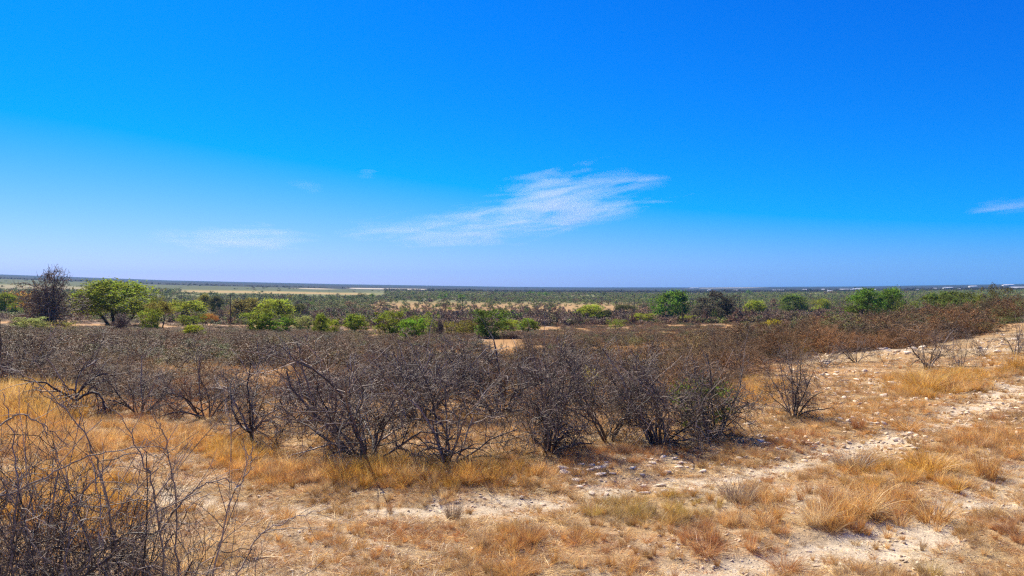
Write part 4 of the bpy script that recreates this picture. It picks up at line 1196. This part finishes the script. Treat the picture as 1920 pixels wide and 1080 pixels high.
# distinct clumps one can point at
T_BIG = [tuft(651, 340, 0.5, 0.6, 1, 0.005, 0.24, 5, 0.5), tuft(652, 320, 0.75, 1.0, 1, 0.005, 0.26, 5, 0.5), tuft(653, 360, 0.35, 0.3, 1, 0.005, 0.24, 5, 0.5), tuft(654, 320, 0.9, 1.3, 1, 0.005, 0.26, 5, 0.5)]
CLUMPS = [  # x, base y, height px, width px, colour, mesh, label
    (850, 966, 44, 46, 'grey', 2, 'upright grey-brown grass clump alone on bare ground below the bushes'),
    (990, 1018, 50, 60, 'rust', 0, 'rusty orange grass clump in the middle of the lower ground'),
    (965, 1082, 60, 110, 'ochre', 1, 'big golden grass clump at the bottom middle edge'),
    (535, 974, 40, 60, 'ochre', 1, 'low golden clump beside a shadowed hollow, right of the near shoots'),
    (1472, 1052, 64, 100, 'rust', 3, 'large spiky rust-brown grass clump with dark heart near the bottom'),
    (1325, 1030, 56, 110, 'rust', 1, 'broad pinkish-rust grass clump left of the spiky rust clump'),
    (1530, 985, 84, 90, 'straw', 1, 'tall straw-pale grass clump with long loose blades'),
    (1620, 965, 74, 100, 'straw', 3, 'arching straw-pale grass clump like a fountain'),
    (1750, 970, 60, 90, 'ochre', 0, 'rounded ochre grass clump right of the fountain-like clump'),
    (1740, 882, 52, 80, 'gold', 0, 'upright golden grass clump on the strip between the wheel tracks'),
    (1850, 890, 60, 60, 'ochre', 2, 'ochre grass clump near the right edge beyond the lower wheel track'),
    (1600, 875, 46, 90, 'grey', 0, 'grey twiggy grass clump on the strip between the wheel tracks'),
    (1640, 866, 40, 50, 'grey', 3, 'dark grey round clump beside the grey twiggy clump'),
    (1385, 938, 46, 90, 'grey', 2, 'grey-brown twiggy clump left of the pale straw clumps'),
    (1205, 916, 30, 34, 'rust', 0, 'small rust clump among pale cobbles'),
    (1110, 1002, 36, 60, 'ochre', 1, 'low ochre clump in the lower middle, right of the rusty orange one'),
    (1745, 1072, 34, 60, 'olive', 0, 'olive-brown clump at the bottom right'),
    (1870, 782, 24, 34, 'rust', 0, 'small rust clump standing in the pale upper wheel track'),
    (1732, 736, 46, 60, 'gold', 0, 'dense golden clump at the left of the golden patch by the track'),
    (1790, 735, 40, 80, 'ochre', 1, 'wide ochre clump in the golden patch by the track'),
    (1905, 695, 44, 44, 'gold', 2, 'tall golden clump at the right edge beside the track'),
    (1608, 805, 34, 34, 'rust', 2, 'small rust clump on the slope right of the front row'),
    (1700, 800, 40, 100, 'ochre', 1, 'wide ochre clump on the slope above the track'),
    (1912, 1012, 44, 60, 'rust', 1, 'reddish clump cut off by the right edge'),
    (1610, 1066, 30, 44, 'ochre', 0, 'small ochre clump on gravel at the bottom, right of the spiky rust clump'),
    (1110, 962, 30, 50, 'olive', 0, 'low olive clump right of the upright grey-brown clump'),
    (1440, 905, 30, 40, 'rust', 1, 'low rust clump on the upper wheel track'),
    (350, 960, 40, 50, 'ochre', 0, 'ochre clump on pale gravel behind the near thorny shoots'),
    (640, 905, 50, 60, 'gold', 0, 'golden clump at the foot of the widest thorn bush'),
    (1085, 890, 40, 60, 'ochre', 3, 'ochre clump beside the large pale rocks')]
for px, by, hp, wp, c, mi, lab in CLUMPS:
    x, y = ray_ground(px, by)
    h = hp / F * y * 1.05; w = wp / F * y
    o = obj('grass_tuft', T_BIG[mi]); o.location = (x, y, gz(x, y) - 0.01); o.rotation_euler = (0, 0, rnd.uniform(0, 6))
    ww = w / (0.9 + 0.6 * (mi in (1, 3)))
    o.scale = (ww, ww, h)
    t = np.array(GT[c]) * rnd.uniform(0.85, 1.05); o['tint'] = t.tolist()
    tag(o, lab, 'grass clump', 'single grass clumps in the foreground')

# =================================================================== clouds
def cloud(px0, px1, py0, py1, label, dens, Y=9000.0, depth=500.0, seed=0, scale=1.0, thr=0.5, shear=0.10, tilt=0.0):
    cx = ((px0 + px1) / 2 - 960) / F * Y; cz = EYE + (540 - (py0 + py1) / 2) / F * Y
    sx = (px1 - px0) / F * Y / 2; sz = (py1 - py0) / F * Y / 2
    import bmesh
    bm = bmesh.new(); bmesh.ops.create_icosphere(bm, subdivisions=3, radius=1.0)
    me = bpy.data.meshes.new('cloud'); bm.to_mesh(me); bm.free()
    m, n, out = mat_new('cloud_vapour')
    tc = N(n, 'ShaderNodeTexCoord')
    mp = N(n, 'ShaderNodeMapping'); mp.inputs['Scale'].default_value = (sx / 700 * scale, 0.45 * scale, sz / 110 * scale)
    mp.inputs['Rotation'].default_value = (0, shear, 0); mp.inputs['Location'].default_value = (seed * 3.7, seed * 1.3, seed)
    n.links.new(tc.outputs['Object'], mp.inputs['Vector'])
    nz = N(n, 'ShaderNodeTexNoise'); nz.inputs['Scale'].default_value = 1.0; nz.inputs['Detail'].default_value = 6; nz.inputs['Roughness'].default_value = 0.52
    nz.inputs['Distortion'].default_value = 0.9
    n.links.new(mp.outputs[0], nz.inputs['Vector'])
    ln = N(n, 'ShaderNodeVectorMath', operation='LENGTH'); n.links.new(tc.outputs['Object'], ln.inputs[0])
    fall = N(n, 'ShaderNodeMapRange', interpolation_type='SMOOTHSTEP'); fall.inputs['From Min'].default_value = 0.15; fall.inputs['From Max'].default_value = 1.0
    fall.inputs['To Min'].default_value = 0.12; fall.inputs['To Max'].default_value = -0.40
    n.links.new(ln.outputs['Value'], fall.inputs['Value'])
    ad = N(n, 'ShaderNodeMath', operation='ADD'); n.links.new(nz.outputs[0], ad.inputs[0]); n.links.new(fall.outputs[0], ad.inputs[1])
    r = N(n, 'ShaderNodeMapRange'); r.inputs['From Min'].default_value = thr; r.inputs['From Max'].default_value = thr + 0.46
    r.inputs['To Max'].default_value = dens
    n.links.new(ad.outputs[0], r.inputs['Value'])
    pv = N(n, 'ShaderNodeVolumePrincipled'); pv.inputs['Color'].default_value = (0.98, 0.98, 0.98, 1); pv.inputs['Anisotropy'].default_value = 0.2
    n.links.new(r.outputs[0], pv.inputs['Density']); n.links.new(pv.outputs[0], out.inputs['Volume'])
    me.materials.append(m)
    o = obj('cloud', me); o.location = (cx, Y, cz); o.scale = (sx, depth, sz); o.rotation_euler = (0, -tilt, 0)
    tag(o, label, 'cloud', 'thin clouds in the blue sky')
cloud(790, 1370, 280, 470, 'largest wispy white cloud above the middle of the horizon', 0.0021, seed=1, thr=0.34, tilt=0.12)
cloud(540, 1240, 355, 490, 'faint pale veil of cloud trailing below the largest cloud', 0.0014, seed=2, thr=0.34, Y=10500, tilt=0.08)
cloud(200, 700, 405, 492, 'faint low veil of cloud over the left plain', 0.0011, seed=3, thr=0.34, Y=10500)
cloud(495, 650, 322, 384, 'tiny wisp pair of cloud left of the largest cloud', 0.0011, seed=4, thr=0.50, depth=300, scale=0.8)
cloud(640, 735, 306, 347, 'tiny single wisp high left of the largest cloud', 0.0011, seed=5, thr=0.48, depth=300, scale=0.8)
cloud(1740, 2060, 345, 420, 'slanting wisp of cloud at the right edge of the sky', 0.0012, seed=6, thr=0.44, tilt=0.1)

# =================================================================== haze
def haze():
    X, zb, zt = 8000.0, -14.0, 165.0
    v = [(sx * X, sy * X, z) for sx in (-1, 1) for sy in (-1, 1) for z in (zb, zt)]
    f = [(0, 1, 3, 2), (4, 6, 7, 5), (0, 4, 5, 1), (2, 3, 7, 6), (0, 2, 6, 4), (1, 5, 7, 3)]
    me = bpy.data.meshes.new('haze'); me.from_pydata(v, [], f)
    m, n, out = mat_new('haze_air')
    pv = N(n, 'ShaderNodeVolumePrincipled'); pv.inputs['Color'].default_value = (0.15, 0.54, 1.0, 1); pv.inputs['Density'].default_value = 6.5e-5
    pv.inputs['Anisotropy'].default_value = 0.0
    n.links.new(pv.outputs[0], out.inputs['Volume'])
    me.materials.append(m)
    o = obj('haze', me); tag(o, 'blue haze lying over the far plain', 'haze', kind='stuff')
haze()
